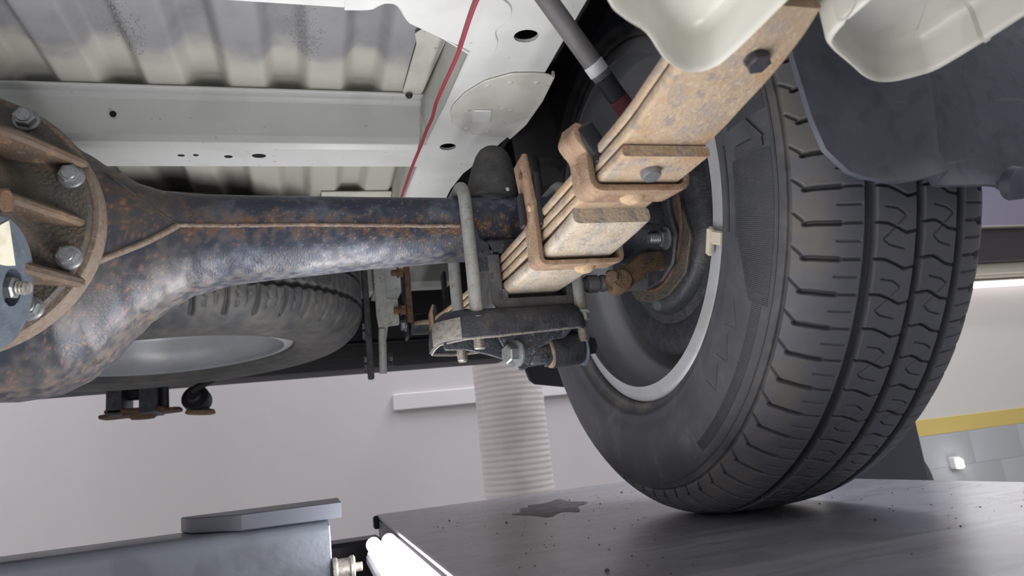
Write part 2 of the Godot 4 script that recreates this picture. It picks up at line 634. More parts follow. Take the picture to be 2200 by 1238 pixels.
	M.rubber = mat(W, 0.62, 0, tex(512, rgb(70, 72, 77), [[rgb(80, 81, 84), 0.01, 4, 0.45, 0.75, 0.7], [rgb(110, 104, 94), 0.03, 5, 0.72, 0.86, 0.4]], 32), 4.0, fine, 0.12)
	M.rubber_dusty = mat(W, 0.8, 0, tex(512, rgb(74, 75, 77), [[rgb(100, 98, 94), 0.01, 4, 0.45, 0.75, 0.7], [rgb(52, 53, 56), 0.02, 4, 0.6, 0.78, 0.6], [rgb(146, 138, 122), 0.07, 3, 0.76, 0.87, 0.5]], 33), 5.0, fine, 0.25)
	M.tyre = mat(W, 0.6, 0, null, 10.0, fine, 0.08)
	M.tyre.vertex_color_use_as_albedo = true
	M.painted = mat(W, 0.5, 0.0, null, 7.0, fine, 0.18)
	M.painted.vertex_color_use_as_albedo = true
	M.axle = mat(W, 0.43, 0.12, null, 7.0, fine, 0.22)
	M.axle.vertex_color_use_as_albedo = true
	M.floor_sheet = mat(W, 0.5, 0.0, null, 5.0, grain, 0.12)
	M.floor_sheet.vertex_color_use_as_albedo = true
	M.rim = mat(W, 0.38, 0.25, tex(512, rgb(188, 191, 197), [[rgb(176, 176, 176), 0.008, 4, 0.45, 0.75, 0.6], [rgb(140, 138, 134), 0.05, 3, 0.84, 0.90, 0.4]], 34), 4.0)
	M.liner = mat(W, 0.55, 0, tex(512, rgb(80, 86, 96), [[rgb(92, 97, 106), 0.008, 4, 0.45, 0.75, 0.7], [rgb(92, 92, 94), 0.04, 3, 0.74, 0.86, 0.5], [rgb(120, 118, 116), 0.05, 2, 0.84, 0.90, 0.5, Vector2i(8, 1)], [rgb(62, 67, 76), 0.02, 4, 0.6, 0.8, 0.5]], 35), 4.0, grain, 0.15)
	M.black = mat(rgb(26, 27, 30), 0.6, 0)
	M.seam = mat(W, 0.8, 0, tex(512, rgb(126, 112, 102), [[rgb(158, 146, 136), 0.03, 4, 0.5, 0.75, 0.7], [rgb(128, 94, 70), 0.04, 4, 0.60, 0.80, 0.65], [rgb(88, 74, 64), 0.05, 3, 0.66, 0.8, 0.6]], 43), 9.0, fine, 0.7)
	M.ring = mat(W, 0.8, 0, tex(512, rgb(118, 106, 95), [[rgb(100, 84, 70), 0.02, 4, 0.5, 0.75, 0.7], [rgb(156, 142, 128), 0.05, 4, 0.58, 0.78, 0.6]], 44), 9.0, fine, 0.5)
	M.underseal = mat(rgb(16, 17, 20), 0.8, 0)
	M.underseal_edge = mat(rgb(60, 62, 68), 0.6, 0)
	M.platform = mat(W, 0.27, 0.0, tex(1024, rgb(130, 130, 138), [[rgb(112, 112, 120), 0.004, 4, 0.45, 0.72, 0.55], [rgb(156, 156, 162), 0.006, 4, 0.55, 0.8, 0.5, Vector2i(8, 1)], [rgb(98, 98, 102), 0.010, 4, 0.70, 0.84, 0.28, Vector2i(4, 1)], [rgb(168, 166, 170), 0.12, 2, 0.90, 0.94, 0.5]], 36), 2.0, bumps(512, 0.02, 4, 8, 3.0, Vector2i(6, 1)), 0.09)
	M.stain = mat(W, 0.5, 0.0, tex(256, rgb(58, 58, 62), [[rgb(104, 104, 110), 0.02, 4, 0.5, 0.75, 0.8]], 47), 6.0)
	M.lift_paint = mat(W, 0.32, 0.2, tex(512, rgb(108, 114, 124), [[rgb(92, 97, 106), 0.006, 3, 0.45, 0.75, 0.6], [rgb(150, 156, 164), 0.06, 2, 0.90, 0.95, 0.5]], 37), 4.0, grain, 0.1)
	M.lift_dark = mat(W, 0.4, 0.1, tex(512, rgb(40, 41, 47), [[rgb(88, 90, 96), 0.08, 2, 0.78, 0.86, 0.7]], 38), 6.0, grain, 0.1)
	M.pad = mat(rgb(88, 93, 103), 0.35, 0.2)
	M.column = mat(rgb(62, 64, 74), 0.45, 0.1)
	M.wall = mat(W, 0.85, 0, tex(512, rgb(204, 198, 199), [[rgb(196, 190, 191), 0.003, 2, 0.4, 0.75, 0.6, Vector2i(1, 8)]], 39), 0.5)
	M.wall_white = mat(rgb(214, 210, 204), 0.8)
	M.wall_grey = mat(rgb(182, 184, 188), 0.8)
	M.joint = mat(rgb(176, 177, 178), 0.9)
	M.board = mat(rgb(222, 218, 220), 0.6)
	M.yellow = mat(rgb(216, 192, 112), 0.7)
	M.lilac = mat(rgb(152, 148, 172), 0.7)
	M.beam_dark = mat(rgb(60, 57, 60), 0.6)
	M.trim_beige = mat(rgb(190, 186, 172), 0.7)
	M.floor_room = mat(rgb(150, 152, 152), 0.5)
	M.ceiling = mat(rgb(210, 210, 208), 0.9)
	M.hose = mat(W, 0.6, 0, tex(512, rgb(212, 203, 202), [[rgb(196, 186, 185), 0.006, 3, 0.45, 0.75, 0.8]], 40), 1.5)
	M.red = mat(rgb(160, 62, 78), 0.5)
	M.red_dark = mat(rgb(104, 54, 60), 0.8)
	M.tube_grey = mat(rgb(104, 103, 105), 0.5, 0.1)
	M.band = mat(rgb(200, 202, 206), 0.35)
	M.sticker = mat(W, 0.5, 0, tex(256, rgb(226, 222, 204), [[rgb(196, 188, 164), 0.02, 4, 0.5, 0.8, 0.7]], 41), 10.0)
	M.bare = mat(W, 0.45, 0.5, tex(512, rgb(166, 162, 156), [[rgb(124, 118, 110), 0.03, 4, 0.5, 0.8, 0.8], [rgb(104, 84, 66), 0.05, 4, 0.7, 0.82, 0.6]], 42), 10.0, fine, 0.3)
	M.weight = mat(rgb(214, 206, 188), 0.5)
	M.plastic_dark = mat(rgb(42, 43, 48), 0.5)
	M.concrete = mat(rgb(170, 168, 164), 0.9)
	M.glow = StandardMaterial3D.new()
	M.glow.albedo_color = Color(0.9, 0.9, 0.9)
	M.glow.emission_enabled = true
	M.glow.emission = Color(1, 0.97, 1)
	M.glow.emission_energy_multiplier = 3.0
	M.dim_glow = M.glow.duplicate()
	M.dim_glow.emission_energy_multiplier = 1.3
	M.lens = mat(Color(0.9, 0.9, 0.92), 0.3)

func noise3(freq: float, oct: int, seed_: int) -> FastNoiseLite:
	var n := FastNoiseLite.new()
	n.noise_type = FastNoiseLite.TYPE_SIMPLEX_SMOOTH
	n.frequency = freq
	n.seed = seed_
	n.fractal_type = FastNoiseLite.FRACTAL_FBM if oct > 1 else FastNoiseLite.FRACTAL_NONE
	n.fractal_octaves = oct
	return n
# ------------------------------------------------------------------ the garage
func build_room() -> void:
	structure("floor", box(Vector3(1.0, -1.65, 0.0), Vector3(12.4, 0.1, 10.4)), M.floor_room)
	structure("ceiling", box(Vector3(1.0, 3.55, 0.0), Vector3(12.4, 0.1, 10.4)), M.ceiling)
	structure("wall_front", box(Vector3(1.0, 0.95, 5.15), Vector3(12.4, 5.3, 0.1)), M.wall_white)
	structure("wall_left", box(Vector3(-5.15, 0.95, 0.0), Vector3(0.1, 5.3, 10.4)), M.wall_white)
	structure("wall_right", box(Vector3(7.15, 0.95, 0.0), Vector3(0.1, 5.3, 10.4)), M.wall_white)
	structure("wall_back", box(Vector3(1.0, 0.95, -4.15), Vector3(12.4, 5.3, 0.3)), M.wall_white)
	# nearer wall with shallow horizontal fielding, which ends behind the wheel
	structure("wall_rear", box(Vector3(-1.6, 0.95, -3.6), Vector3(7.0, 5.2, 0.8)), M.wall)
	# painted courses of the back wall
	var yb := -0.154
	structure("wall_stripe", box(Vector3(4.4, (-0.044 - 0.154) / 2.0, -3.998), Vector3(5.2, 0.108, 0.008), 0.001), M.yellow)
	var wb := structure("wall_base", box(Vector3(4.4, (yb - 1.6) / 2.0, -3.999), Vector3(5.2, 1.6 + yb, 0.006)), M.wall_grey)
	var row := 0
	var y := yb - 0.004
	while y > -0.62:
		var off := 0.22 if row % 2 else 0.0
		for i in 13:
			var w := 0.4385
			part("wall_block", box(Vector3(1.95 + off + i * 0.44, y - 0.108, -3.994), Vector3(w, 0.2140, 0.008), 0.001), M.wall_grey, wb)
		y -= 0.2155
		row += 1
	# high part of the back wall
	structure("wall_header", box(Vector3(4.4, 2.4, -3.98), Vector3(5.2, 2.24, 0.04)), M.lilac)
	structure("trim_1", box(Vector3(4.4, 1.15, -3.94), Vector3(5.2, 0.25, 0.12), 0.004), M.beam_dark)
	structure("trim_2", box(Vector3(4.4, 1.283, -3.92), Vector3(5.2, 0.012, 0.16), 0.002), M.trim_beige)
	structure("trim_3", box(Vector3(4.4, 0.98, -3.965), Vector3(5.2, 0.085, 0.07), 0.006), M.trim_beige)
	structure("trim_4", box(Vector3(4.4, 0.925, -3.975), Vector3(5.2, 0.022, 0.05), 0.004), M.trim_beige)
	# long lamp along the back wall
	var ll := thing("batten_lamp", "long glowing white batten lamp on the far wall below the dark beam", "lamp", Vector3(5.2, 0.868, -3.93))
	part("lamp_body", box(Vector3(5.2, 0.884, -3.965), Vector3(2.4, 0.02, 0.06), 0.004), M.trim_beige, ll)
	part("glowing_tube", cyl(Vector3(4.05, 0.862, -3.925), Vector3(6.35, 0.862, -3.925), 0.02, 16, 0.003), M.glow, ll)
	area("batten_light", Vector3(5.2, 0.845, -3.87), Vector3(0, -0.5, 1), Vector3.RIGHT, Vector2(2.3, 0.04), 0.9)
	# small lit box on the grey blocks
	var wl := thing("wall_lamp", "small lit white box lamp on the grey block wall under the yellow stripe", "lamp", Vector3(4.172, -0.41, -3.98))
	part("lamp_housing", box(Vector3(4.166, -0.352, -3.965), Vector3(0.062, 0.082, 0.05), 0.008), M.board, wl)
	part("glowing_lens", box(Vector3(4.168, -0.358, -3.935), Vector3(0.054, 0.060, 0.02), 0.006), M.glow, wl)
	var og := OmniLight3D.new()
	og.name = "wall_lamp_light"
	og.position = Vector3(4.168, -0.358, -3.88)
	og.light_energy = 0.008
	og.light_size = 0.03
	og.omni_range = 14.0
	og.omni_attenuation = 2.0
	og.shadow_enabled = true
	add_child(og)
	# ceiling fittings
	for z in [-2.2, 0.6, 3.2]:
		for x in [2.3, -2.6]:
			var where: String = ("above the runway side" if x > 0.0 else "above the second runway side") + (", at the rear wall" if z < -1.0 else (", over the van" if z < 2.0 else ", at the front wall"))
			var c := thing("ceiling_lamp", "flat white ceiling lamp panel " + where, "lamp", Vector3(x, 3.36, z), "ceiling lamp panels")
			part("lamp_frame", box(Vector3(x, 3.45, z), Vector3(1.0, 0.1, 2.3), 0.01), M.trim_beige, c)
			part("glowing_panel", box(Vector3(x, 3.37, z), Vector3(0.9, 0.06, 2.2), 0.01), M.dim_glow, c)
	# white board on the nearer wall
	tag(part("wall_board", box(Vector3(0.84, 0.3365, -3.19), Vector3(1.0, 0.072, 0.03), 0.003), M.board), "long pale horizontal board fixed to the white wall behind the hose", "board")
	# ribbed extraction hose hanging in front of the wall
	var prof := []
	var y0 := -1.58
	var y1 := 0.62
	var pitch := 0.0175
	var n := int((y1 - y0) / pitch)
	for k in n:
		var yy := y0 + k * pitch
		prof.append(Vector2(0.1085, yy))
		prof.append(Vector2(0.1100, yy + pitch * 0.3))
		prof.append(Vector2(0.1100, yy + pitch * 0.62))
		prof.append(Vector2(0.1085, yy + pitch * 0.95))
	prof.push_front(Vector2(0, y0))
	prof.append(Vector2(0, y1))
	var x := Transform3D(Basis.IDENTITY, Vector3(0.6045, 0, -2.2))
	tag(part("extraction_hose", lathe(prof, 48, x), M.hose), "thick ribbed off-white extraction hose hanging before the white wall", "hose")

# ------------------------------------------------------------------ the lift
func build_lift() -> void:
	var run := thing("lift_runway", "dark grey scuffed steel runway of the lift under the wheel", "lift", Vector3(0.389, -0.12, -0.1))
	part("deck", prism(V2([0.0974, -1.3193, 0.680, -1.3193, 0.680, 1.9, 0.0974, 1.9]), 0.006, 0.0012, Transform3D(Basis.IDENTITY, Vector3(0, -0.006, 0))), M.platform, run)
	part("side_beam", box(Vector3(0.113, -0.066, 0.29), Vector3(0.03, 0.118, 3.2), 0.003), M.lift_dark, run)
	part("side_beam", box(Vector3(0.664, -0.066, 0.29), Vector3(0.03, 0.118, 3.2), 0.003), M.lift_dark, run)
	part("end_beam", box(Vector3(0.389, -0.066, -1.300), Vector3(0.52, 0.118, 0.03), 0.003), M.lift_dark, run)
	part("roller_rail", box(Vector3(0.083, -0.108, 0.29), Vector3(0.034, 0.012, 3.2), 0.002), M.lift_dark, run)
	part("oil_stain", prism(spline2(V2([0.2541, -0.9774, 0.2700, -0.9900, 0.2850, -1.0450, 0.3000, -1.0500, 0.3098, -1.0864, 0.3350, -1.0800, 0.3709, -1.1200, 0.3650, -1.0500, 0.3750, -1.0200, 0.3683, -0.9843, 0.3450, -0.9600, 0.3206, -0.8895, 0.3050, -0.9150, 0.2750, -0.8757, 0.2680, -0.9200]), 4, true), 0.0003, 0.0, Transform3D.IDENTITY), M.stain, run)
	part("corner_lug", box(Vector3(0.0955, -0.012, -1.308), Vector3(0.012, 0.022, 0.02), 0.003), M.lift_dark, run)
	# twin lamp under the edge of the runway
	lamp_pair(0.0)
	# the other runway, beyond the left edge of the picture
	var other := thing("lift_runway", "second lift runway on the far side of the axle casing", "lift", Vector3(-0.9, -0.12, -0.1))
	part("deck", box(Vector3(-0.89, -0.003, 0.29), Vector3(0.583, 0.006, 3.22), 0.001), M.platform, other)
	part("side_beam", box(Vector3(-0.613, -0.066, 0.29), Vector3(0.03, 0.118, 3.2), 0.003), M.lift_dark, other)
	# dark cross beam behind the jack
	var xb := thing("lift_cross_beam", "black speckled cross beam of the lift behind the jack beam", "lift beam", Vector3(-0.25, -0.08, -1.2))
	part("beam", box(Vector3(-0.252, -0.0800, -1.195), Vector3(0.69, 0.112, 0.07), 0.006), M.lift_dark, xb)
	# jacking beam between the runways
	var jb := thing("jack_beam", "grey painted box beam of the rolling jack between the runways", "lift beam", Vector3(-0.27, -0.09, -0.91))
	var prof := round_corners(V2([-0.06, -0.06, 0.06, -0.06, 0.06, 0.06, -0.06, 0.06]), 0.012, 4)
	part("beam", sweep(prof, V3([-0.565, -0.026, -0.915, 0.0085, -0.026, -0.915]), Vector3(0, 0, 1)), M.lift_paint, jb)
	part("end_plate", box(Vector3(0.0095, -0.028, -0.915), Vector3(0.003, 0.112, 0.112), 0.001), M.lift_paint, jb)
	var rl := thing("jack_roller", "shiny steel guide roller at the end of the grey jack beam", "roller", Vector3(0.025, -0.02, -0.86))
	part("roller", lathe([Vector2(0, 0), Vector2(0.0125, 0), Vector2(0.0135, 0.001), Vector2(0.0135, 0.004), Vector2(0.0115, 0.006), Vector2(0.0115, 0.018), Vector2(0.0135, 0.020), Vector2(0.0135, 0.023), Vector2(0.011, 0.0245), Vector2(0, 0.0245)], 28, along(Vector3(0.0115, -0.0215, -0.86), Vector3.RIGHT)), M.bare, rl)
	part("axle_pin", cyl(Vector3(0.034, -0.0215, -0.86), Vector3(0.044, -0.0215, -0.86), 0.005, 14), M.bare, rl)
	var jp := thing("jack_pad", "flat blue-grey steel pad with a chamfered corner on the jack beam", "lift pad", Vector3(-0.05, 0.034, -0.88))
	part("pad_plate", prism(V2([-0.0815, -0.850, 0.0243, -0.850, 0.0243, -0.960, -0.160, -0.960, -0.1395, -0.905]), 0.0175, 0.0012, Transform3D(Basis.IDENTITY, Vector3(0, 0.0345, 0))), M.pad, jp)
	# post of the lift behind the wheel
	var post := thing("lift_post", "dark grey lift post standing behind the tyre at the runway end", "lift post", Vector3(1.28, -1.6, -1.55))
	part("post", box(Vector3(1.360, -0.6, -1.55), Vector3(0.23, 2.0, 0.12), 0.01), M.column, post)
	part("foot_plate", box(Vector3(1.360, -1.59, -1.55), Vector3(0.4, 0.02, 0.3), 0.004), M.column, post)
	# dark coil beside the post
	var coil := []
	for k in 9:
		var a := PI * k / 8.0 - PI / 2.0
		coil.append(Vector2(0.115 + 0.02 * cos(a), 0.035 * sin(a)))
	coil.append(Vector2(0.09, 0.035))
	coil.append(Vector2(0.09, -0.035))
	tag(part("rubber_roll", lathe(coil, 40, along(Vector3(1.655, -0.168, -1.78), Vector3(0.30, 0, 0.95)), true), M.rubber_dusty), "dark worn rubber roll leaning behind the grey lift post", "rubber roll")

func lamp_pair(shift: float) -> void:
	var fx := thing("tube_lamp", "twin glowing white lamp tubes fixed beneath the inner edge of the runway", "lamp", Vector3(0.07, -0.03, -0.3))
	for x in [0.0665, 0.0867]:
		part("glowing_tube", lathe([Vector2(0, 0), Vector2(0.005, 0.0006), Vector2(0.0082, 0.003), Vector2(0.0096, 0.008), Vector2(0.0096, 0.89), Vector2(0.008, 0.896), Vector2(0, 0.9)], 24, along(Vector3(x, -0.0145 if x < 0.07 else -0.0125, -1.0), Vector3.BACK)), M.glow, fx)
	part("lamp_base", box(Vector3(0.0765, -0.0325, -0.55), Vector3(0.040, 0.014, 0.90), 0.003), M.lens, fx)
	part("lamp_clip", box(Vector3(0.0765, -0.0245, -0.985), Vector3(0.038, 0.006, 0.012), 0.002), M.lens, fx)
	area("tube_light", Vector3(0.0745, -0.0012, -0.55), Vector3(-0.25, 1, 0), Vector3.BACK, Vector2(0.87, 0.036), 0.28, Color(1.0, 0.99, 0.985))
	area("tube_light", Vector3(0.0555, -0.0145, -0.55), Vector3(-1, 0.15, 0), Vector3.BACK, Vector2(0.87, 0.019), 0.12, Color(1.0, 0.99, 0.985))
	var f2 := thing("tube_lamp", "matching lamp tube beneath the second runway out of view", "lamp", Vector3(-0.575, -0.03, -0.3))
	part("glowing_tube", cyl(Vector3(-0.575, -0.024, -1.0), Vector3(-0.575, -0.024, 0.2), 0.0118, 20, 0.003), M.glow, f2)
	part("lamp_base", box(Vector3(-0.58, -0.0435, -0.39), Vector3(0.04, 0.014, 1.19), 0.003), M.lens, f2)
	area("tube_light", Vector3(-0.56, -0.010, -0.4), Vector3(0.5, 1, 0), Vector3.BACK, Vector2(1.15, 0.04), 0.12, Color(1.0, 0.99, 0.985))

# ------------------------------------------------------------------ frame and floor of the van
func build_frame() -> void:
	var fr := thing("chassis_frame", "white painted frame rail and cross members of the van", "vehicle frame", Vector3(0.18, 0.445, -0.7))
	# rail: bottom sheet with oval holes, two side walls
	var outline := V2([0.151, 0.35, 0.2345, 0.35, 0.2345, -0.60, 0.2335, -0.735, 0.2185, -0.792, 0.2025, -0.842, 0.1955, -0.90, 0.195, -1.58, 0.135, -1.58, 0.135, -0.93, 0.1396, -0.754, 0.1467, -0.653, 0.1508, -0.565])
	var rail := part("frame_rail", prism(outline, 0.0032, 0.0012, Transform3D(Basis.IDENTITY, Vector3(0, 0.445, 0)), [oval(Vector2(0.1968, -0.5288), 0.0113, 0.0098), oval(Vector2(0.1668, -0.7605), 0.0098, 0.0094)]), M.white, fr)
	var inner := PackedVector3Array([Vector3(0.1523, 0.49, 0.35), Vector3(0.1523, 0.49, -0.565), Vector3(0.1482, 0.49, -0.653), Vector3(0.1411, 0.49, -0.754), Vector3(0.1365, 0.49, -0.93), Vector3(0.1365, 0.49, -1.58)])
	part("rail_wall", sweep(rect(0.086, 0.003, 0.001, 2), inner, Vector3.UP), M.white_dusty, rail)
	var outer := PackedVector3Array([Vector3(0.2333, 0.49, 0.35), Vector3(0.2333, 0.49, -0.735), Vector3(0.2173, 0.49, -0.792), Vector3(0.2013, 0.49, -0.842), Vector3(0.1942, 0.49, -0.90), Vector3(0.1937, 0.49, -1.58)])
	part("rail_wall", sweep(rect(0.086, 0.003, 0.001, 2), outer, Vector3.UP), M.white, rail)
	# D-shaped reinforcement below the rail
	var d := V2([0.2425, -0.5870, 0.222, -0.5865, 0.1996, -0.5885, 0.1754, -0.6051, 0.1600, -0.6310, 0.1535, -0.6560, 0.1530, -0.6720, 0.1592, -0.6956, 0.1794, -0.7178, 0.2033, -0.7266, 0.2352, -0.7306, 0.2440, -0.6921, 0.2464, -0.6384])
	var dp := part("reinforcement_plate", prism(round_corners(d, 0.012, 3), 0.0022, 0.0008, Transform3D(Basis.IDENTITY, Vector3(0, 0.4424, 0))), M.white_dusty, fr)
	part("plate_lip", sweep(rect(0.003, 0.007, 0.001, 2), V3([0.2425, 0.4445, -0.589, 0.2455, 0.4445, -0.6384, 0.2432, 0.4445, -0.6921, 0.2345, 0.4445, -0.729]), Vector3.RIGHT), M.white_dusty, dp)
	part("pressed_boss", prism(round_corners(V2([0.1765, -0.6615, 0.1975, -0.6605, 0.2010, -0.687, 0.1800, -0.688]), 0.003, 2), 0.0026, 0.0012, Transform3D(Basis.IDENTITY, Vector3(0, 0.4402, 0))), M.white, dp)
	for s in [Vector2(0.2080, -0.6580), Vector2(0.1805, -0.6125), Vector2(0.2020, -0.6050), Vector2(0.2295, -0.6030), Vector2(0.1785, -0.7060), Vector2(0.2050, -0.7130), Vector2(0.2180, -0.6620)]:
		part("weld_spot", lathe([Vector2(0, 0.0006), Vector2(0.0032, 0.0006), Vector2(0.0030, 0), Vector2(0.0022, -0.0005), Vector2(0, -0.0006)], 14, Transform3D(Basis.IDENTITY, Vector3(s.x, 0.4422, s.y))), M.white_dusty, dp)
	# gusset sheet with a wavy edge lying on the rail
	var g := PackedVector2Array([Vector2(0.158, -0.28), Vector2(0.156, -0.44)])
	g.append_array(spline2(V2([0.1500, -0.4720, 0.1638, -0.4796, 0.1722, -0.4890, 0.1743, -0.5041, 0.1675, -0.5184, 0.1683, -0.5270, 0.1732, -0.5400, 0.1728, -0.5580, 0.1625, -0.5676, 0.1500, -0.5560]), 4, false))
	g.append_array(spline2(V2([0.1400, -0.5500, 0.1150, -0.5330, 0.0960, -0.5210, 0.0890, -0.5150, 0.0790, -0.4960, 0.0700, -0.4935, 0.0640, -0.4975, 0.0575, -0.5031, 0.0376, -0.5055]), 3, false))
	g.append(Vector2(0.0372, -0.28))
	var cm := part("gusset_plate", prism(g, 0.0016, 0.0005, Transform3D(Basis.IDENTITY, Vector3(0, 0.4432, 0))), M.white, fr)
	var fl := spline(V3([0.150, 0.447, -0.5545, 0.115, 0.4505, -0.5315, 0.0960, 0.4505, -0.5200, 0.0890, 0.4505, -0.5140, 0.0790, 0.4505, -0.4955, 0.0700, 0.4505, -0.4930, 0.0640, 0.4505, -0.4970, 0.0575, 0.4505, -0.5026, 0.0376, 0.4505, -0.5050]), 5)
	part("gusset_flange", sweep(rect(0.0022, 0.013, 0.0008, 2), fl, Vector3(0, 0, 1)), M.white, cm)
	# cross member near the camera
	part("cross_member", join([box(Vector3(-0.48, 0.4452, -0.392), Vector3(1.04, 0.003, 0.222), 0.001), box(Vector3(-0.48, 0.475, -0.5005), Vector3(1.04, 0.06, 0.003), 0.001)]), M.white, fr)
	# cross member over the axle: a hat section
	cross_member(fr, -0.748, 0.440, 0.507, -1.05, 0.1405)
	cross_member(fr, -1.060, 0.452, 0.507, 0.026, 0.134)
	# corner sheet where floor and rail meet
	part("corner_plate", prism(round_corners(V2([0.1150, -0.742, 0.138, -0.742, 0.150, -0.60, 0.1300, -0.60, 0.1140, -0.622, 0.1180, -0.640]), 0.006, 3), 0.0016, 0.0005, Transform3D(Basis.IDENTITY, Vector3(0, 0.5025, 0))), M.white_dusty, fr)
	part("weld_spot", cyl(Vector3(0.1265, 0.501, -0.618), Vector3(0.1265, 0.503, -0.618), 0.004, 14, 0.0005), M.white_dusty, fr)
	part("rubber_plug", lathe([Vector2(0, -0.0035), Vector2(0.003, -0.003), Vector2(0.0045, 0), Vector2(0, 0.001)], 14, Transform3D(Basis.IDENTITY, Vector3(0.1225, 0.5000, -0.740))), M.plastic_dark, fr)
	# holes of the cross member are small dark plugs set in the sheet
	# pressed hanger brackets for the front eye of the spring
	hanger(fr, V2([0.050, -0.02, 0.085, -0.17, 0.1117, -0.2112, 0.1246, -0.2231, 0.1378, -0.2314, 0.1535, -0.2477, 0.1651, -0.2564, 0.1753, -0.2597, 0.1835, -0.2550, 0.1870, -0.2440, 0.1878, -0.2029, 0.1880, -0.02]), 0.25, 0.060, 0.0030)
	hanger(fr, V2([0.2488, -0.02, 0.2488, -0.2200, 0.2498, -0.2440, 0.2540, -0.2575, 0.2630, -0.2650, 0.2740, -0.2715, 0.2870, -0.2790, 0.3012, -0.2874, 0.3130, -0.2925, 0.3229, -0.2937, 0.3310, -0.2915, 0.3385, -0.2860, 0.3459, -0.2767, 0.3478, -0.2500, 0.3480, -0.2285, 0.3480, -0.02]), 0.27, 0.045, 0.0045)
	build_floor()

func cross_member(fr: Node3D, z: float, y0: float, y1: float, x0: float, x1: float) -> void:
	var q := V2([z - 0.018, y1, z + 0.002, y1, z + 0.0025, y1 - 0.0035, z - 0.009, y1 - 0.0045, z - 0.0125, y1 - 0.010, z - 0.003, y0 + 0.012, z - 0.005, y0 + 0.004, z - 0.012, y0, z - 0.060, y0, z - 0.064, y0 + 0.004, z - 0.064, y0 + 0.05, z - 0.062, y0 + 0.05, z - 0.061, y0 + 0.003, z - 0.013, y0 + 0.003, z - 0.010, y0 + 0.013, z - 0.018, y1 - 0.010])
	q = round_corners(q, 0.0022, 3)
	var prof := PackedVector2Array()
	for v in q:
		prof.append(Vector2(v.x, v.y))
	# x of the profile is z, y of the profile is y: sweep along -x keeps both
	var cmx := part("cross_member", sweep(prof, V3([x1, 0, 0, x0, 0, 0]), Vector3(0, 0, 1)), M.white if z > -0.9 else M.white_dusty, fr, 50.0)
	if z > -0.9:
		for h in [[-0.0466, -0.778, 0.0074, 0.0052], [-0.0790, -0.7805, 0.0044, 0.0034], [-0.1120, -0.7770, 0.0028, 0.0024], [-0.1270, -0.7780, 0.0036, 0.0024]]:
			part("drain_hole", lathe([Vector2(0, 0), Vector2(1, 0), Vector2(1.06, 0.0006), Vector2(0, 0.0006)], 18, Transform3D(Basis.from_scale(Vector3(h[2], 1, h[3])), Vector3(h[0], y0 - 0.0003, h[1]))), M.underseal, cmx)
		part("drain_hole", lathe([Vector2(0, 0), Vector2(0.0031, 0), Vector2(0.0033, 0.0006), Vector2(0, 0.0006)], 18, along(Vector3(-0.188, 0.4750, z - 0.0052), Vector3(0, -0.15, 1))), M.underseal, cmx)

# a pressed pan that opens downward: rim polygon in x, z at height y
func hanger(fr: Node3D, rim_in: PackedVector2Array, y: float, deep: float, lip: float) -> void:
	var rim := ccw(spline2(rim_in, 4, true))
	var b := Transform3D(Basis.IDENTITY, Vector3.ZERO)
	var rings := []
	# outside going up, then the inside coming down; each ring [inset, height]
	for e in [[0.0, y + deep], [0.0, y + 0.003], [0.0008, y + 0.0006], [lip * 0.5, y], [lip - 0.0008, y + 0.0008], [lip, y + 0.003], [lip + 0.0008, y + 0.0165], [lip + 0.0022, y + 0.0205], [lip + 0.005, y + 0.0225], [lip + 0.008, y + 0.023]]:
		rings.append([inset(rim, e[0]), e[1]])
	var t := PackedVector3Array()
	var n := rim.size()
	for k in rings.size() - 1:
		for i in n:
			var j := (i + 1) % n
			var p: PackedVector2Array = rings[k][0]
			var q: PackedVector2Array = rings[k + 1][0]
			var ya: float = rings[k][1]
			var yb: float = rings[k + 1][1]
			quad(t, Vector3(p[j].x, ya, p[j].y), Vector3(p[i].x, ya, p[i].y), Vector3(q[i].x, yb, q[i].y), Vector3(q[j].x, yb, q[j].y))
	var last: PackedVector2Array = rings[rings.size() - 1][0]
	var yl: float = rings[rings.size() - 1][1]
	var mid := Vector2.ZERO
	for v in last:
		mid += v / n
	for i in n:
		var j := (i + 1) % n
		t.append(Vector3(mid.x, yl, mid.y)); t.append(Vector3(last[j].x, yl, last[j].y)); t.append(Vector3(last[i].x, yl, last[i].y))
		t.append(Vector3(mid.x, y + deep, mid.y)); t.append(Vector3(rim[i].x, y + deep, rim[i].y)); t.append(Vector3(rim[j].x, y + deep, rim[j].y))
	var h := part("hanger_bracket", orient(t), M.bracket, fr, 50.0)
	if lip < 0.005:
		for s in [Vector2(0.1530, -0.2180), Vector2(0.158, -0.196)]:
			part("weld_dimple", lathe([Vector2(0, -0.0012), Vector2(0.003, -0.0012), Vector2(0.0042, 0.0005), Vector2(0, 0.001)], 16, Transform3D(Basis.IDENTITY, Vector3(s.x, y + 0.0225, s.y))), M.bracket, h)
	else:
		for s in [Vector2(0.312, -0.262)]:
			part("weld_dimple", lathe([Vector2(0, -0.0012), Vector2(0.003, -0.0012), Vector2(0.0046, 0.0005), Vector2(0, 0.001)], 16, Transform3D(Basis.IDENTITY, Vector3(s.x, y + 0.0225, s.y))), M.bracket, h)

func rib_height(x: float) -> float:
	# recess between the flats, one every 82 mm
	var t := fposmod(x + 0.2588 + 0.0411, 0.0822) - 0.0411
	return 0.015 * (1.0 - smoothstep(0.0105, 0.0250, absf(t)))

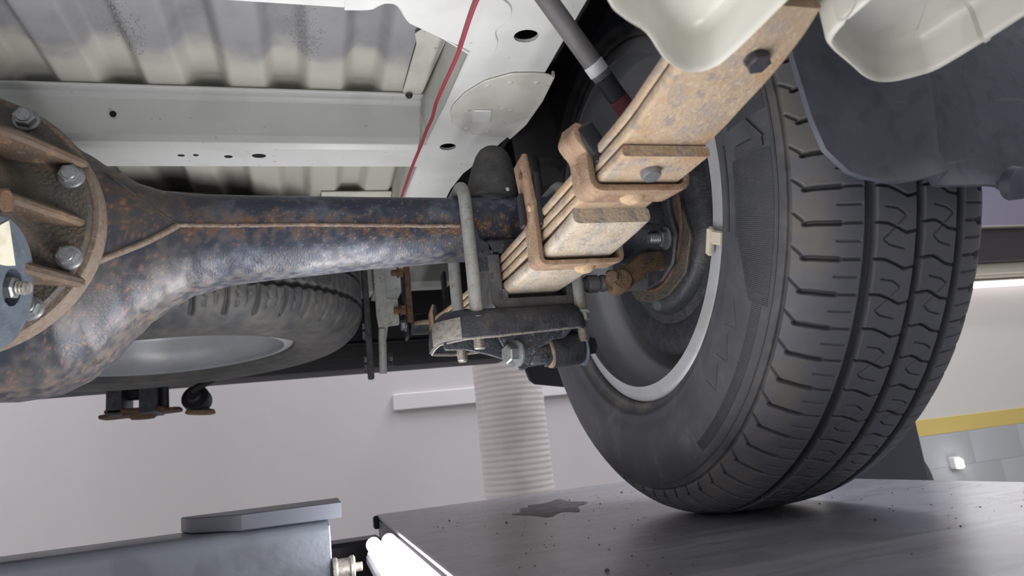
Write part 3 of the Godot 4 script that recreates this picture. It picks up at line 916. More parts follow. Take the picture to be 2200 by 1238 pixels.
func build_floor() -> void:
	var n1 := noise3(22.0, 4, 51)
	var n2 := noise3(160.0, 3, 52)
	var n3 := noise3(9.0, 3, 53)
	var p := PackedVector3Array()
	var c := PackedColorArray()
	var xs := []
	var x := -1.15
	while x <= 0.1385:
		xs.append(x)
		x += 0.0028 if x > -0.42 else 0.008
	var zs := []
	var z := -1.60
	while z <= 0.62:
		zs.append(z)
		z += 0.004 if (z > -0.78 and z < -0.44) else 0.03
	var clean := lin(rgb(200, 200, 191))
	var spray := lin(rgb(162, 163, 167))
	var dark := lin(rgb(124, 125, 126))
	# upper skin after the lower one makes a closed sheet: rows of lower points out, upper points back
	for zz in zs:
		for xx in xs:
			var ridge: float = rib_height(xx)
			var edge := 0.0
			if zz < -0.745 and zz > -0.82:
				edge = 0.0
			p.append(Vector3(xx, 0.5085 + ridge + edge, zz))
			var b := -0.688 + 0.0045 * cos((xx + 0.2588) * TAU / 0.0822) + 0.018 * n1.get_noise_2d(xx, zz)
			var w: float = smoothstep(b - 0.018, b + 0.020, zz)
			var s: Color = spray.lerp(dark, clampf(0.5 * ridge / 0.013 + 0.8 * n3.get_noise_2d(xx * 2.0, zz * 2.0), 0, 1) * 0.6)
			s = s.lerp(lin(rgb(168, 169, 172)), clampf(n2.get_noise_2d(xx, zz) * 0.5, 0, 0.3))
			if zz < -0.83:
				w = 0.0
			var col: Color = clean.lerp(s, w)
			c.append(col)
	var lower := grid_mesh(zs.size(), xs.size(), p, c, false, false, 0)
	var arr := lower.surface_get_arrays(0)
	# facing down
	var nn: PackedVector3Array = arr[Mesh.ARRAY_NORMAL]
	if nn[10].y > 0.0:
		lower = grid_mesh(zs.size(), xs.size(), p, c, false, false, 1 if true else 0)
		nn = lower.surface_get_arrays(0)[Mesh.ARRAY_NORMAL]
		if nn[10].y > 0.0:
			lower = grid_mesh(zs.size(), xs.size(), p, c, false, false, -1)
	var fp := thing("floor_panel", "ribbed white floor sheet with grey sprayed coating above the axle", "floor panel", Vector3(0, 0, 0))
	put("ribbed_sheet", lower, M.floor_sheet, fp)
	# the load bed that the sheet belongs to
	part("bed_underside", box(Vector3(-0.31, 0.60, -0.56), Vector3(1.70, 0.10, 2.4), 0.01), M.underseal, fp)
	# coarse drips of the coating along three recesses
	var rng := RandomNumberGenerator.new()
	rng.seed = 9
	var drips := []
	for r in [[-0.150, -0.660, 0.05], [-0.158, -0.620, 0.05], [0.004, -0.620, 0.06], [0.012, -0.66, 0.03]]:
		for k in 130:
			var dx := rng.randfn(0.0, 0.006)
			var dz := rng.randfn(0.0, float(r[2]) * 0.45)
			var px: float = r[0] + dx + dz * 0.12
			var pz: float = r[1] + dz
			if pz > -0.52 or pz < -0.69:
				continue
			var s := rng.randf_range(0.0006, 0.0017)
			var yy := 0.5085 + rib_height(px)
			drips.append(lathe([Vector2(0, -s * 0.7), Vector2(s * 0.7, -s * 0.4), Vector2(s, 0.0004), Vector2(0, 0.0008)], 6, Transform3D(Basis.IDENTITY, Vector3(px, yy, pz))))
	var dm := part("coating_drips", join(drips), mat(rgb(150, 150, 150), 0.6), fp, 70.0)
	dm.set_meta("kind", "stuff")
# ------------------------------------------------------------------ rear axle
func curve(t: Array, x: float) -> float:
	for i in range(0, t.size() - 2, 2):
		if x <= t[i + 2]:
			var s := clampf((x - t[i]) / (t[i + 2] - t[i]), 0.0, 1.0)
			s = lerpf(s, s * s * (3.0 - 2.0 * s), 0.35)
			return lerpf(t[i + 1], t[i + 3], s)
	return t[t.size() - 1]

const AX_TOP := [-0.62, 0.352, -0.42, 0.358, -0.385, 0.378, -0.34, 0.42, -0.29, 0.446, -0.258, 0.449, -0.236, 0.438, -0.212, 0.417, -0.19, 0.397, -0.164, 0.379, -0.1445, 0.3675, -0.125, 0.3615, -0.09, 0.3585, -0.02, 0.3568, 0.07, 0.3545, 0.155, 0.3525, 0.335, 0.352]
const AX_BOT := [-0.62, 0.288, -0.42, 0.27, -0.385, 0.245, -0.34, 0.20, -0.29, 0.179, -0.25, 0.176, -0.22, 0.179, -0.2, 0.188, -0.18, 0.203, -0.158, 0.2275, -0.144, 0.2415, -0.125, 0.2545, -0.106, 0.2645, -0.07, 0.2735, -0.02, 0.2780, 0.07, 0.2845, 0.155, 0.2885, 0.335, 0.2885]
const AX_DEEP := [-0.62, 0.034, -0.40, 0.042, -0.34, 0.075, -0.27, 0.084, -0.2, 0.080, -0.165, 0.066, -0.13, 0.050, -0.10, 0.042, -0.05, 0.0385, 0.1, 0.0365, 0.335, 0.036]

func axle_point(x: float, a: float) -> Vector3:
	var top := curve(AX_TOP, x)
	var bot := curve(AX_BOT, x)
	var cy := (top + bot) / 2.0
	var h := (top - bot) / 2.0
	var d := curve(AX_DEEP, x)
	var e := 2.0 / 2.7
	var c := cos(a)
	var s := sin(a)
	return Vector3(x, cy + h * signf(s) * pow(absf(s), e), -0.70 + d * signf(c) * pow(absf(c), e))

func axle_front(x: float, y: float) -> Vector3:
	var top := curve(AX_TOP, x)
	var bot := curve(AX_BOT, x)
	var h := (top - bot) / 2.0
	var s := clampf((y - (top + bot) / 2.0) / h, -0.98, 0.98)
	return Vector3(x, y, -0.70 + curve(AX_DEEP, x) * pow(1.0 - pow(absf(s), 2.7), 1.0 / 2.7))

func seam_y(x: float) -> float:
	return 0.3178 if x < 0.0 else lerpf(0.3178, 0.3135, x / 0.15)

func build_axle() -> void:
	var ax := thing("rear_axle", "rust-speckled dark steel rear axle with bolted differential casing", "axle", Vector3(0, 0.318, -0.70))
	var org := Vector3(0, 0.318, -0.70)
	var big := noise3(14.0, 4, 61)
	var mid := noise3(80.0, 4, 62)
	var small := noise3(300.0, 2, 63)
	var spots := noise3(150.0, 2, 64)
	var p := PackedVector3Array()
	var c := PackedColorArray()
	var cols := 220
	var rows := 0
	var x := -0.46
	var base := lin(rgb(54, 61, 74))
	var pale := lin(rgb(94, 104, 120))
	var rust := lin(rgb(112, 86, 66))
	var orange := lin(rgb(150, 112, 80))
	var mud := lin(rgb(84, 80, 74))
	var fleck := lin(rgb(170, 172, 172))
	while x <= 0.3351:
		for k in cols:
			var a := TAU * k / cols
			var v := axle_point(x, a)
			p.append(v - org)
			var b := big.get_noise_3dv(v)
			var m := mid.get_noise_3dv(v)
			var s := small.get_noise_3dv(v)
			var sp := spots.get_noise_3dv(v)
			# bare greyish film, rust near the weld seam and on the casing, small flecks
			var col: Color = base.lerp(pale, smoothstep(-0.15, 0.55, b + 0.7 * m) * 0.75)
			var near: float = exp(-pow((v.y - seam_y(x)) / 0.011, 2.0)) if v.z > -0.70 else 0.0
			if x < -0.112:
				near = 0.0
			var casing: float = smoothstep(-0.04, -0.15, x)
			var left: float = smoothstep(0.0, -0.13, x)
			var r: float = clampf(near * 1.25 + casing * (0.16 + 0.30 * smoothstep(0.305, 0.33, v.y) * smoothstep(0.41, 0.36, v.y)) + left * 0.08 - 0.03, 0.0, 1.2)
			col = col.lerp(mud, clampf(casing * (smoothstep(-0.2, 0.4, b) * 0.6 + 0.45 * smoothstep(0.290, 0.33, v.y)), 0, 0.9))
			col = col.lerp(rust, clampf(r * smoothstep(-0.25, 0.35, m + 0.5 * s), 0, 0.95))
			col = col.lerp(orange, clampf((r * 0.5 + 0.35) * smoothstep(0.50, 0.68, sp + 0.30 * m + 0.14 * casing), 0, 0.8))
			col = col.lerp(fleck, 0.4 * smoothstep(0.48, 0.66, s + 0.25 * m) * smoothstep(-0.12, 0.05, x))
			# dust along the underside of the tube
			var under: float = smoothstep(0.016, 0.0, v.y - curve(AX_BOT, x)) * (1.0 if v.z > -0.71 else 0.3)
			col = col.lerp(lin(rgb(150, 138, 122)), under * smoothstep(-0.1, 0.5, m + 0.3) * 0.22)
			c.append(col)
		rows += 1
		x += 0.0014
	var hous := grid_mesh(rows, cols, p, c, false, true)
	put("axle_housing", hous, M.axle, ax)
	# weld beads
	var seam := PackedVector3Array()
	var n := 90
	for i in n + 1:
		var xx := lerpf(-0.112, 0.150, float(i) / n)
		seam.append(axle_front(xx, seam_y(xx) + 0.0009 * mid.get_noise_1d(xx * 3.0)) + Vector3(0, 0, 0.0010 * mid.get_noise_1d(xx * 4.0 + 9.0)))
	part("weld_seam", tube(seam, 0.0020, 8), M.seam, ax, 80.0)
	var low := PackedVector3Array()
	for i in 25:
		var s := i / 24.0
		var xx := lerpf(-0.110, -0.176, s)
		low.append(axle_front(xx, lerpf(0.3178, 0.2745, pow(s, 0.9))))
	part("weld_seam", tube(low, 0.0030, 8), M.ring, ax, 80.0)
	var upper := PackedVector3Array()
	for i in 25:
		var s := i / 24.0
		var xx := lerpf(-0.110, -0.168, s)
		upper.append(axle_front(xx, lerpf(0.3178, 0.366, pow(s, 1.1))))
	part("weld_seam", tube(upper, 0.0014, 8), M.grime, ax, 80.0)
	# differential carrier
	var cc := Vector3(-0.269, 0.310, -0.612)
	var xf := along(cc, Vector3.BACK)
	part("flange_ring", lathe([Vector2(0, -0.02), Vector2(0.1065, -0.02), Vector2(0.1088, -0.018), Vector2(0.1092, 0.001), Vector2(0.1078, 0.0028), Vector2(0.1035, 0.0032), Vector2(0, 0.0032)], 96, xf), M.ring, ax)
	var car := part("differential_carrier", lathe([Vector2(0, 0), Vector2(0.1030, 0), Vector2(0.1040, 0.002), Vector2(0.1036, 0.0075), Vector2(0.1015, 0.0095), Vector2(0.0790, 0.0100), Vector2(0.0700, 0.0115), Vector2(0.0640, 0.0170), Vector2(0.0600, 0.034), Vector2(0.0570, 0.050), Vector2(0.052, 0.060), Vector2(0.046, 0.068), Vector2(0.040, 0.100), Vector2(0.036, 0.105), Vector2(0, 0.105)], 96, xf), M.grime, ax)
	for r in [[0.3605, -0.006, 0.0085], [0.3100, -0.005, 0.0080], [0.2600, -0.003, 0.0090]]:
		var y: float = r[0]
		var pr := prism(V2([-0.260, -0.606, -0.1500, -0.6045, -0.1515, -0.5995, -0.182, -0.556, -0.200, -0.545, -0.260, -0.545]), r[2], 0.0025, Transform3D(Basis(Vector3(0, 0, 1), -0.10), Vector3(-0.02, y - 0.026, 0)))
		part("rib", pr, M.rib, car)
	for b in [[-0.2131, 0.3911], [-0.1799, 0.3420], [-0.1800, 0.2738], [-0.2055, 0.2345], [-0.2700, 0.4060], [-0.3300, 0.3840], [-0.3590, 0.3420], [-0.3590, 0.2780], [-0.3250, 0.2320], [-0.2690, 0.2140]]:
		part("flange_bolt", bolt(Vector3(b[0], b[1], -0.6025), Vector3(0.06, 0, 1), 0.0082, 0.0095, 1.22, b[0] * 40.0, 0.0012), M.zinc, ax)
	part("filler_plug", join([bolt(Vector3(-0.2170, 0.3015, -0.548), Vector3(0.95, -0.1, 0.3), 0.0095, 0.016, 1.15, 0.4)]), M.rust, ax)
	# round damper plate with stud
	var dn := Vector3(0.99, -0.10, 0.10).normalized()
	var dc := Vector3(-0.2007, 0.2372, -0.535)
	var sv := (Vector3.UP - dn * dn.y).normalized()
	var stick := Transform3D(Basis(dn.cross(sv), dn, sv).orthonormalized(), dc)
	var bolt_at := stick * Vector3(-0.0165, 0, 0.0005)
	var df := stick
	var hole := oval(Vector2(-0.0160, 0.0005), 0.0125, 0.0135)
	var dp := part("damper_plate", moved(prism(oval(Vector2.ZERO, 0.0462, 0.0462, 0.0, 56), 0.010, 0.0012, Transform3D(Basis.IDENTITY, Vector3(0, -0.010, 0)), [hole]), df), M.blue_metal, ax, 30.0)
	part("back_plate", lathe([Vector2(0, -0.014), Vector2(0.0465, -0.014), Vector2(0.0472, -0.0105), Vector2(0, -0.0105)], 48, df), M.clip, dp)
	part("nut", bolt(bolt_at - dn * 0.010, dn, 0.0082, 0.0125, 1.25, 0.2), M.zinc, dp)
	part("stud", thread(bolt_at - dn * 0.002, bolt_at + dn * 0.011, 0.0050, 0.0022), M.bare, dp)
	var st := moved(prism(V2([0.0125, 0.0370, 0.003, 0.0435, -0.0140, 0.0160, -0.004, 0.0130, 0.012, 0.0105]), 0.0005, 0.0, Transform3D(Basis.IDENTITY, Vector3(0, 0.0003, 0))), stick)
	part("sticker", st, M.sticker, dp)
	part("stub", cyl(dc - dn * 0.015, dc - dn * 0.06, 0.025, 24, 0.002), M.grime, dp)
	# seat of the spring under the tube
	var seat := part("spring_seat", box(Vector3(0.2155, 0.2885, -0.700), Vector3(0.086, 0.0145, 0.092), 0.003), M.black_metal, ax)
	part("seat_ear", prism(round_corners(V2([0.160, 0.262, 0.176, 0.262, 0.180, 0.283, 0.176, 0.292, 0.168, 0.296, 0.165, 0.312, 0.160, 0.312]), 0.003, 3), 0.004, 0.0008, Transform3D(Basis(Vector3(1, 0, 0), Vector3(0, 0, 1), Vector3(0, 1, 0)), Vector3(0, 0, -0.658))), M.black_metal, seat)
	# end of the tube: hub housing and brake
	part("hub_housing", lathe([Vector2(0, 0), Vector2(0.034, 0), Vector2(0.037, 0.006), Vector2(0.040, 0.03), Vector2(0.046, 0.046), Vector2(0.049, 0.056), Vector2(0.049, 0.066), Vector2(0, 0.066)], 56, along(Vector3(0.309, 0.3195, -0.70), Vector3.RIGHT)), M.black_metal, ax)
	for a in [0.25, 0.8, 1.35, -0.3]:
		part("housing_rib", box(Vector3(0.356, 0.3195 + 0.047 * sin(a), -0.70 + 0.047 * cos(a)), Vector3(0.026, 0.006, 0.006), 0.002), M.black_metal, ax)
	var hf := V2([-0.066, -0.030, -0.050, -0.058, -0.02, -0.070, 0.02, -0.070, 0.050, -0.058, 0.066, -0.030, 0.060, 0.0, 0.066, 0.030, 0.050, 0.058, 0.02, 0.070, -0.02, 0.070, -0.050, 0.058, -0.066, 0.030, -0.060, 0.0])
	part("hub_flange", prism(round_corners(hf, 0.010, 3), 0.008, 0.002, along(Vector3(0.374, 0.3195, -0.70), Vector3.RIGHT)), M.black_metal, ax)
	for a in [0.62, -0.55, -1.9, 2.2]:
		var q := Vector3(0.398, 0.3195 + 0.054 * sin(a), -0.70 + 0.054 * cos(a))
		q.x = 0.3735
		part("hub_bolt", join([bolt(q, Vector3.LEFT, 0.0095, 0.008, 1.35, 0.4), thread(q, q - Vector3(0.021, 0, 0), 0.0058, 0.002)]), M.zinc, ax)
# ------------------------------------------------------------------ leaf spring and its clamps
const SX := 0.2172

func leaf(bottom: PackedVector3Array, thick: float, width: float, taper_front := 0.0, taper_rear := 0.0) -> PackedVector3Array:
	var path := PackedVector3Array()
	var sc := []
	var pts := spline(bottom, 8)
	var n := pts.size()
	for i in n:
		path.append(pts[i] + Vector3(0, thick / 2.0, 0))
		sc.append(Vector2.ONE)
	return sweep(rect(width, thick, thick * 0.40, 4), path, Vector3.RIGHT, false, sc)

func build_spring() -> void:
	var sp := thing("leaf_spring", "tan dusty leaf spring of stacked leaves passing under the axle", "leaf spring", Vector3(SX, 0.26, -0.70))
	# lower faces of the leaves, front to rear
	var w := 0.0605
	var second := V3([SX, 0.2818, -0.2500, SX, 0.2762, -0.2650, SX, 0.2708, -0.2894, SX, 0.2668, -0.3214, SX, 0.2632, -0.3600, SX, 0.2625, -0.45, SX, 0.2622, -0.60, SX, 0.2640, -0.72, SX, 0.2695, -0.86, SX, 0.2790, -1.00, SX, 0.2910, -1.12])
	var first := V3([SX, 0.3250, -0.150, SX, 0.3080, -0.200])
	for v in second:
		first.append(v + Vector3(0, 0.0094, 0))
	first.append_array(V3([SX, 0.318, -1.22, SX, 0.332, -1.30]))
	part("spring_leaf", leaf(first, 0.0078, w), M.leaf, sp)
	part("spring_leaf", leaf(second, 0.0080, w), M.leaf, sp)
	# third leaf with a pressed end
	part("spring_leaf", leaf(V3([SX, 0.2548, -0.362, SX, 0.2543, -0.42, SX, 0.2543, -0.50, SX, 0.2540, -0.60, SX, 0.2552, -0.72, SX, 0.2605, -0.86, SX, 0.2695, -1.00, SX, 0.2790, -1.095]), 0.0074, w), M.leaf, sp)
	# thick lowest leaf
	part("spring_leaf", leaf(V3([SX, 0.2425, -0.452, SX, 0.2402, -0.48, SX, 0.2376, -0.545, SX, 0.2388, -0.61, SX, 0.2410, -0.70, SX, 0.2440, -0.79, SX, 0.2490, -0.88]), 0.0125, w + 0.001), M.leaf_pale, sp)
	# eye of the first leaf
	part("spring_eye", join([cyl(Vector3(SX - 0.030, 0.322, -0.135), Vector3(SX + 0.030, 0.322, -0.135), 0.024, 28, 0.002)]), M.black_metal, sp)
	clip(sp, -0.5350, 0.2362, 0.328, 0.262, 0.030)
	clip2(sp, -0.4160)
	clip_rear(sp)
	# bolt in the end of the third leaf and a dark bolt higher up
	part("leaf_bolt", join([lathe([Vector2(0, 0), Vector2(0.0066, 0), Vector2(0.0066, 0.0045), Vector2(0.0055, 0.006), Vector2(0, 0.0062)], 20, along(Vector3(SX - 0.002, 0.2549, -0.3830), Vector3(0.0, -1, 0.25)))]), M.zinc, sp)
	part("dark_bolt", join([bolt(Vector3(0.2280, 0.2735, -0.2790), Vector3(0, -1, 0.3), 0.0066, 0.0065, 1.0, 0.2)]), M.black_metal, sp)
	# rubber channel round the spring under the axle
	var pad := thing("spring_pad", "grey rubber pad wrapped round the spring under the axle", "rubber pad", Vector3(SX, 0.24, -0.70))
	var ch := fillet(V3([0.1800, 0.281, -0.70, 0.1800, 0.2310, -0.70, 0.2560, 0.2310, -0.70, 0.2560, 0.281, -0.70]), 0.006, 4)
	part("pad_channel", sweep(rect(0.088, 0.0062, 0.0015, 2), ch, Vector3.BACK), M.rubber_dusty, pad)
	part("pad_rim", sweep(rect(0.004, 0.012, 0.0012, 2), fillet(V3([0.1785, 0.279, -0.6545, 0.1785, 0.2280, -0.6545, 0.2575, 0.2280, -0.6545, 0.2575, 0.279, -0.6545]), 0.008, 4), Vector3.BACK), M.rubber_dusty, pad)
	part("pad_core", box(Vector3(SX, 0.2375, -0.706), Vector3(0.070, 0.009, 0.076), 0.002), M.rubber_dusty, pad)
	part("pad_tab", box(Vector3(0.1862, 0.238, -0.6535), Vector3(0.006, 0.012, 0.006), 0.0015), M.rubber_dusty, pad)
	u_bolt(0.1570, "grey rust-spotted steel U-bolt over the axle, inboard of the spring")
	u_bolt(0.2650, "grey steel U-bolt over the axle between the spring and the wheel")
	build_plate()

func u_bolt(x: float, label: String) -> void:
	var u := thing("u_bolt", label, "u-bolt", Vector3(x, 0.2, -0.70), "u-bolts over the axle")
	var path := fillet(V3([x - 0.001, 0.2060, -0.6545, x - 0.0005, 0.262, -0.6545, x, 0.3585, -0.6600, x, 0.3600, -0.7400, x, 0.262, -0.7455, x, 0.2060, -0.7455]), 0.024, 8)
	part("rod", tube(path, 0.0067, 18), M.ubolt, u, 60.0)
	part("threaded_end", thread(Vector3(x - 0.001, 0.2065, -0.6545), Vector3(x - 0.0012, 0.1855, -0.6545), 0.0056, 0.0015), M.bare, u)
	part("threaded_end", thread(Vector3(x, 0.2065, -0.7455), Vector3(x, 0.1855, -0.7455), 0.0056, 0.0015), M.bare, u)
	part("nut", bolt(Vector3(x - 0.001, 0.2165, -0.6545), Vector3.DOWN, 0.0095, 0.010, 1.1), M.ubolt, u)
	part("nut", bolt(Vector3(x, 0.2165, -0.7455), Vector3.DOWN, 0.0095, 0.010, 1.1), M.ubolt, u)

# clip round all leaves with a tall ear
func clip(sp: Node3D, z: float, y: float, y_ear: float, y_other: float, w: float) -> void:
	var xl := SX - 0.0345
	var xr := SX + 0.0365
	var path := fillet(V3([xl - 0.0030, y_ear, z - 0.002, xl, 0.282, z, xl, y - 0.002, z, xr, y - 0.002, z, xr, y_other, z]), 0.006, 4)
	var c := part("spring_clip", sweep(rect(w, 0.0044, 0.0012, 2), path, Vector3(0, -0.10, 1)), M.clip, sp)
	part("rivet", lathe([Vector2(0, 0.0052), Vector2(0.0045, 0.0047), Vector2(0.0085, 0.0020), Vector2(0.0092, 0), Vector2(0, -0.001)], 22, along(Vector3(SX + 0.009, y - 0.0040, z - 0.003), Vector3.DOWN)), M.clip_tan, c)
	part("clip_liner", box(Vector3(xl + 0.0036, 0.2875, z + 0.003), Vector3(0.0042, 0.046, 0.030), 0.001), M.plastic_dark, c)
	part("clip_liner", box(Vector3(xl - 0.0050, 0.285, z - 0.0075), Vector3(0.0036, 0.030, 0.009), 0.001), M.plastic_dark, c)
	part("clip_hole", cyl(Vector3(xl - 0.0042, 0.313, z + 0.001), Vector3(xl - 0.0058, 0.313, z + 0.001), 0.0032, 14, 0.0003), M.rust, c)
	part("clip_bolt", cyl(Vector3(xl - 0.001, 0.2825, z + 0.006), Vector3(xl - 0.0034, 0.2825, z + 0.006), 0.0030, 14, 0.0005), M.clip_tan, c)

func clip2(sp: Node3D, z: float) -> void:
	var xl := SX - 0.0345
	var xr := SX + 0.0350
	var path := fillet(V3([xl - 0.006, 0.2960, z + 0.006, xl - 0.009, 0.2880, z + 0.004, xl, 0.2780, z, xl, 0.2515, z, xr, 0.2515, z, xr, 0.2690, z]), 0.008, 5)
	var c := part("spring_clip", sweep(rect(0.031, 0.0048, 0.0013, 2), path, Vector3(0, -0.10, 1)), M.clip, sp)
	part("rivet", lathe([Vector2(0, 0.0048), Vector2(0.0045, 0.0043), Vector2(0.0082, 0.0018), Vector2(0.0090, 0), Vector2(0, -0.001)], 22, along(Vector3(SX + 0.001, 0.2494, z - 0.002), Vector3.DOWN)), M.clip_tan, c)
	part("clip_liner", box(Vector3(xl + 0.0020, 0.2835, z + 0.012), Vector3(0.0130, 0.022, 0.018), 0.002, Basis(Vector3(0, 0, 1), 0.5)), M.plastic_dark, c)
	part("clip_liner", box(Vector3(xl + 0.0045, 0.2760, z + 0.010), Vector3(0.0040, 0.020, 0.020), 0.0012), M.plastic_dark, c)

func clip_rear(sp: Node3D) -> void:
	var z := -1.075
	var xl := SX - 0.0345
	var xr := SX + 0.0345
	var path := fillet(V3([xl + 0.004, 0.319, z, xl - 0.0005, 0.308, z, xl, 0.2725, z, xr, 0.2725, z, xr, 0.305, z]), 0.007, 5)
	var c := part("spring_clip", sweep(rect(0.024, 0.0045, 0.0012, 2), path, Vector3(0, 0.12, 1)), M.clip, sp)
	part("clip_liner", box(Vector3(xl + 0.005, 0.308, z + 0.004), Vector3(0.005, 0.020, 0.020), 0.001), M.plastic_dark, c)

func build_plate() -> void:
	var pl := thing("anchor_plate", "black stamped steel plate with worn bright edge clamped below the spring", "mounting plate", Vector3(0.2, 0.21, -0.70))
	# pan: top sheet and a rounded rim that turns down
	var plan := V2([0.1175, -0.700, 0.1180, -0.672, 0.1385, -0.6440, 0.170, -0.6405, 0.258, -0.6400, 0.2655, -0.6480, 0.2665, -0.75, 0.150, -0.757, 0.120, -0.740])
	var rim := ccw(round_corners(plan, 0.010, 4))
	var dip := func(v: Vector2) -> float: return 0.003 * smoothstep(0.150, 0.117, v.x)
	var t := PackedVector3Array()
	var rings := []
	for e in [[0.0025, 0.1955], [0.0, 0.1960], [0.0, 0.2070], [0.0014, 0.2145], [0.0050, 0.2210], [0.0110, 0.2245], [0.018, 0.2255], [0.018, 0.2227], [0.0120, 0.2218], [0.0070, 0.2188], [0.0039, 0.2135], [0.0027, 0.2070], [0.0025, 0.1955]]:
		var poly := inset(rim, e[0])
		var ring := PackedVector3Array()
		for i in poly.size():
			var y: float = e[1]
			var dy: float = dip.call(rim[i])
			# the lower edge also lifts a little to the right
			y += dy + (0.0 if y > 0.21 else 0.0035 * smoothstep(0.16, 0.26, rim[i].x) - 0.003 * smoothstep(0.15, 0.12, rim[i].x))
			ring.append(Vector3(poly[i].x, y, poly[i].y))
		rings.append(ring)
	var n := rim.size()
	for k in rings.size() - 1:
		for i in n:
			var j := (i + 1) % n
			quad(t, rings[k][i], rings[k][j], rings[k + 1][j], rings[k + 1][i])
	var pan := part("pressed_rim", orient(t), M.black_metal, pl, 50.0)
	var sheet := inset(rim, 0.017)
	part("top_sheet", prism(sheet, 0.0028, 0.0, Transform3D(Basis.IDENTITY, Vector3(0, 0.2221, 0))), M.black_metal, pl)
	var edge := PackedVector3Array()
	for v in rings[0]:
		edge.append(v + Vector3(0, -0.0002, 0.0))
	part("worn_edge", sweep(rect(0.0028, 0.0016, 0.0005, 2), edge, Vector3.UP, true), M.bare, pan)
	part("nose", sweep(rect(0.0205, 0.0012, 0.0004, 2), V3([0.1172, 0.2065, -0.690, 0.1176, 0.2065, -0.6720, 0.1228, 0.2065, -0.6640, 0.1335, 0.2060, -0.6492, 0.1375, 0.2060, -0.6452]), Vector3.UP), M.bare, pan)
	# hanging web that carries the damper bolt
	var web := V2([0.1215, 0.1880, 0.1438, 0.1872, 0.1642, 0.1812, 0.1823, 0.1743, 0.1949, 0.1669, 0.2039, 0.1661, 0.2105, 0.1740, 0.2150, 0.1830, 0.2230, 0.1880, 0.2350, 0.1890, 0.2477, 0.1925, 0.2571, 0.2030, 0.2620, 0.2180, 0.1350, 0.2180, 0.1250, 0.2000])
	part("web", prism(round_corners(web, 0.004, 3), 0.0035, 0.0010, Transform3D(Basis(Vector3(1, 0, 0), Vector3(0, 0, 1), Vector3(0, 1, 0)), Vector3(0, 0, -0.6680))), M.black_metal, pl)
	# worn clevis plate with two arches in front of the web
	var cv := spline2(V2([0.1779, 0.2090, 0.2552, 0.2075, 0.2624, 0.2030, 0.2529, 0.1985, 0.2404, 0.1862, 0.2313, 0.1729, 0.2240, 0.1640, 0.2200, 0.1650, 0.2293, 0.1767, 0.2354, 0.1850, 0.2270, 0.1862, 0.2180, 0.1831, 0.2097, 0.1745, 0.2013, 0.1637, 0.1918, 0.1635, 0.1848, 0.1763]), 3, true)
	part("clevis", prism(cv, 0.0045, 0.0012, Transform3D(Basis(Vector3(1, 0, 0), Vector3(0, 0, 1), Vector3(0, 1, 0)), Vector3(0, 0, -0.6600))), M.clevis, pl)
	# damper (shock absorber): lower eye on its bolt, body rising into the dark
	var sh := thing("shock_absorber", "shock absorber whose rubber-bushed lower eye is bolted below the spring", "shock absorber", Vector3(0.255, 0.181, -0.668))
	var a := Vector3(0.2300, 0.1795, -0.6690)
	var ax := Vector3(1, 0.075, 0).normalized()
	part("eye", lathe([Vector2(0.0130, 0), Vector2(0.0158, 0), Vector2(0.0168, 0.001), Vector2(0.0170, 0.032), Vector2(0.0160, 0.0335), Vector2(0.0130, 0.0335)], 40, along(a, ax), true), M.black_metal, sh)
	part("bush", lathe([Vector2(0, 0.0025), Vector2(0.0070, 0.0025), Vector2(0.0128, 0.0045), Vector2(0.0130, 0.031), Vector2(0, 0.034)], 36, along(a, ax)), M.rubber, sh)
	part("eye_collar", lathe([Vector2(0.0122, -0.0014), Vector2(0.0160, -0.0014), Vector2(0.0164, 0.0002), Vector2(0.0158, 0.0016), Vector2(0.0122, 0.0012)], 36, along(a, ax), true), M.clip, sh)
	part("washer", lathe([Vector2(0, 0.0345), Vector2(0.0190, 0.0345), Vector2(0.0195, 0.0358), Vector2(0.0187, 0.0372), Vector2(0, 0.0372)], 40, along(a, ax)), M.blue_metal, sh)
	part("end_nut", bolt(a + ax * 0.0372, ax, 0.0092, 0.0130, 1.1), M.plastic_dark, sh)
	part("sleeve", cyl(a - ax * 0.026, a - ax * 0.001, 0.0118, 28, 0.0008), M.black_metal, sh)
	part("sleeve_tab", box(a - ax * 0.014 + Vector3(0, -0.0065, 0.006), Vector3(0.018, 0.009, 0.012), 0.001), M.clevis, sh)
	part("mounting_bolt", bolt(Vector3(0.1925, 0.1790, -0.6560), Vector3(-0.95, -0.05, 0.35), 0.0098, 0.0130, 1.4, 0.3), M.zinc, sh)
	part("piston_rod", tube(V3([0.2560, 0.195, -0.690, 0.2700, 0.430, -0.760]), 0.0075, 18), M.tube_grey, sh)
	part("damper_body", cyl(Vector3(0.288, 0.415, -0.78), Vector3(0.293, 0.60, -0.82), 0.030, 32, 0.008), M.tube_grey, sh)
	# bump stop
	var bs := thing("bump_stop", "dusty black rubber bump stop standing on the axle tube", "bump stop", Vector3(0.2, 0.352, -0.70))
	part("rubber_cone", lathe([Vector2(0, -0.006), Vector2(0.0275, -0.006), Vector2(0.0285, -0.001), Vector2(0.0275, 0.004), Vector2(0.0275, 0.012), Vector2(0.0262, 0.024), Vector2(0.0235, 0.038), Vector2(0.0200, 0.050), Vector2(0.0160, 0.0575), Vector2(0.0105, 0.0622), Vector2(0.005, 0.0640), Vector2(0, 0.0643)], 44, along(Vector3(0.1965, 0.3525, -0.700), Vector3(0.13, 1, 0.03)) * Transform3D(Basis.from_scale(Vector3(1, 1, 0.9)), Vector3.ZERO)), M.rubber_dusty, bs)
	part("base_cup", lathe([Vector2(0, -0.012), Vector2(0.024, -0.012), Vector2(0.029, -0.006), Vector2(0.029, -0.002), Vector2(0, -0.002)], 36, along(Vector3(0.1965, 0.3525, -0.700), Vector3(0.13, 1, 0.03))), M.black_metal, bs)
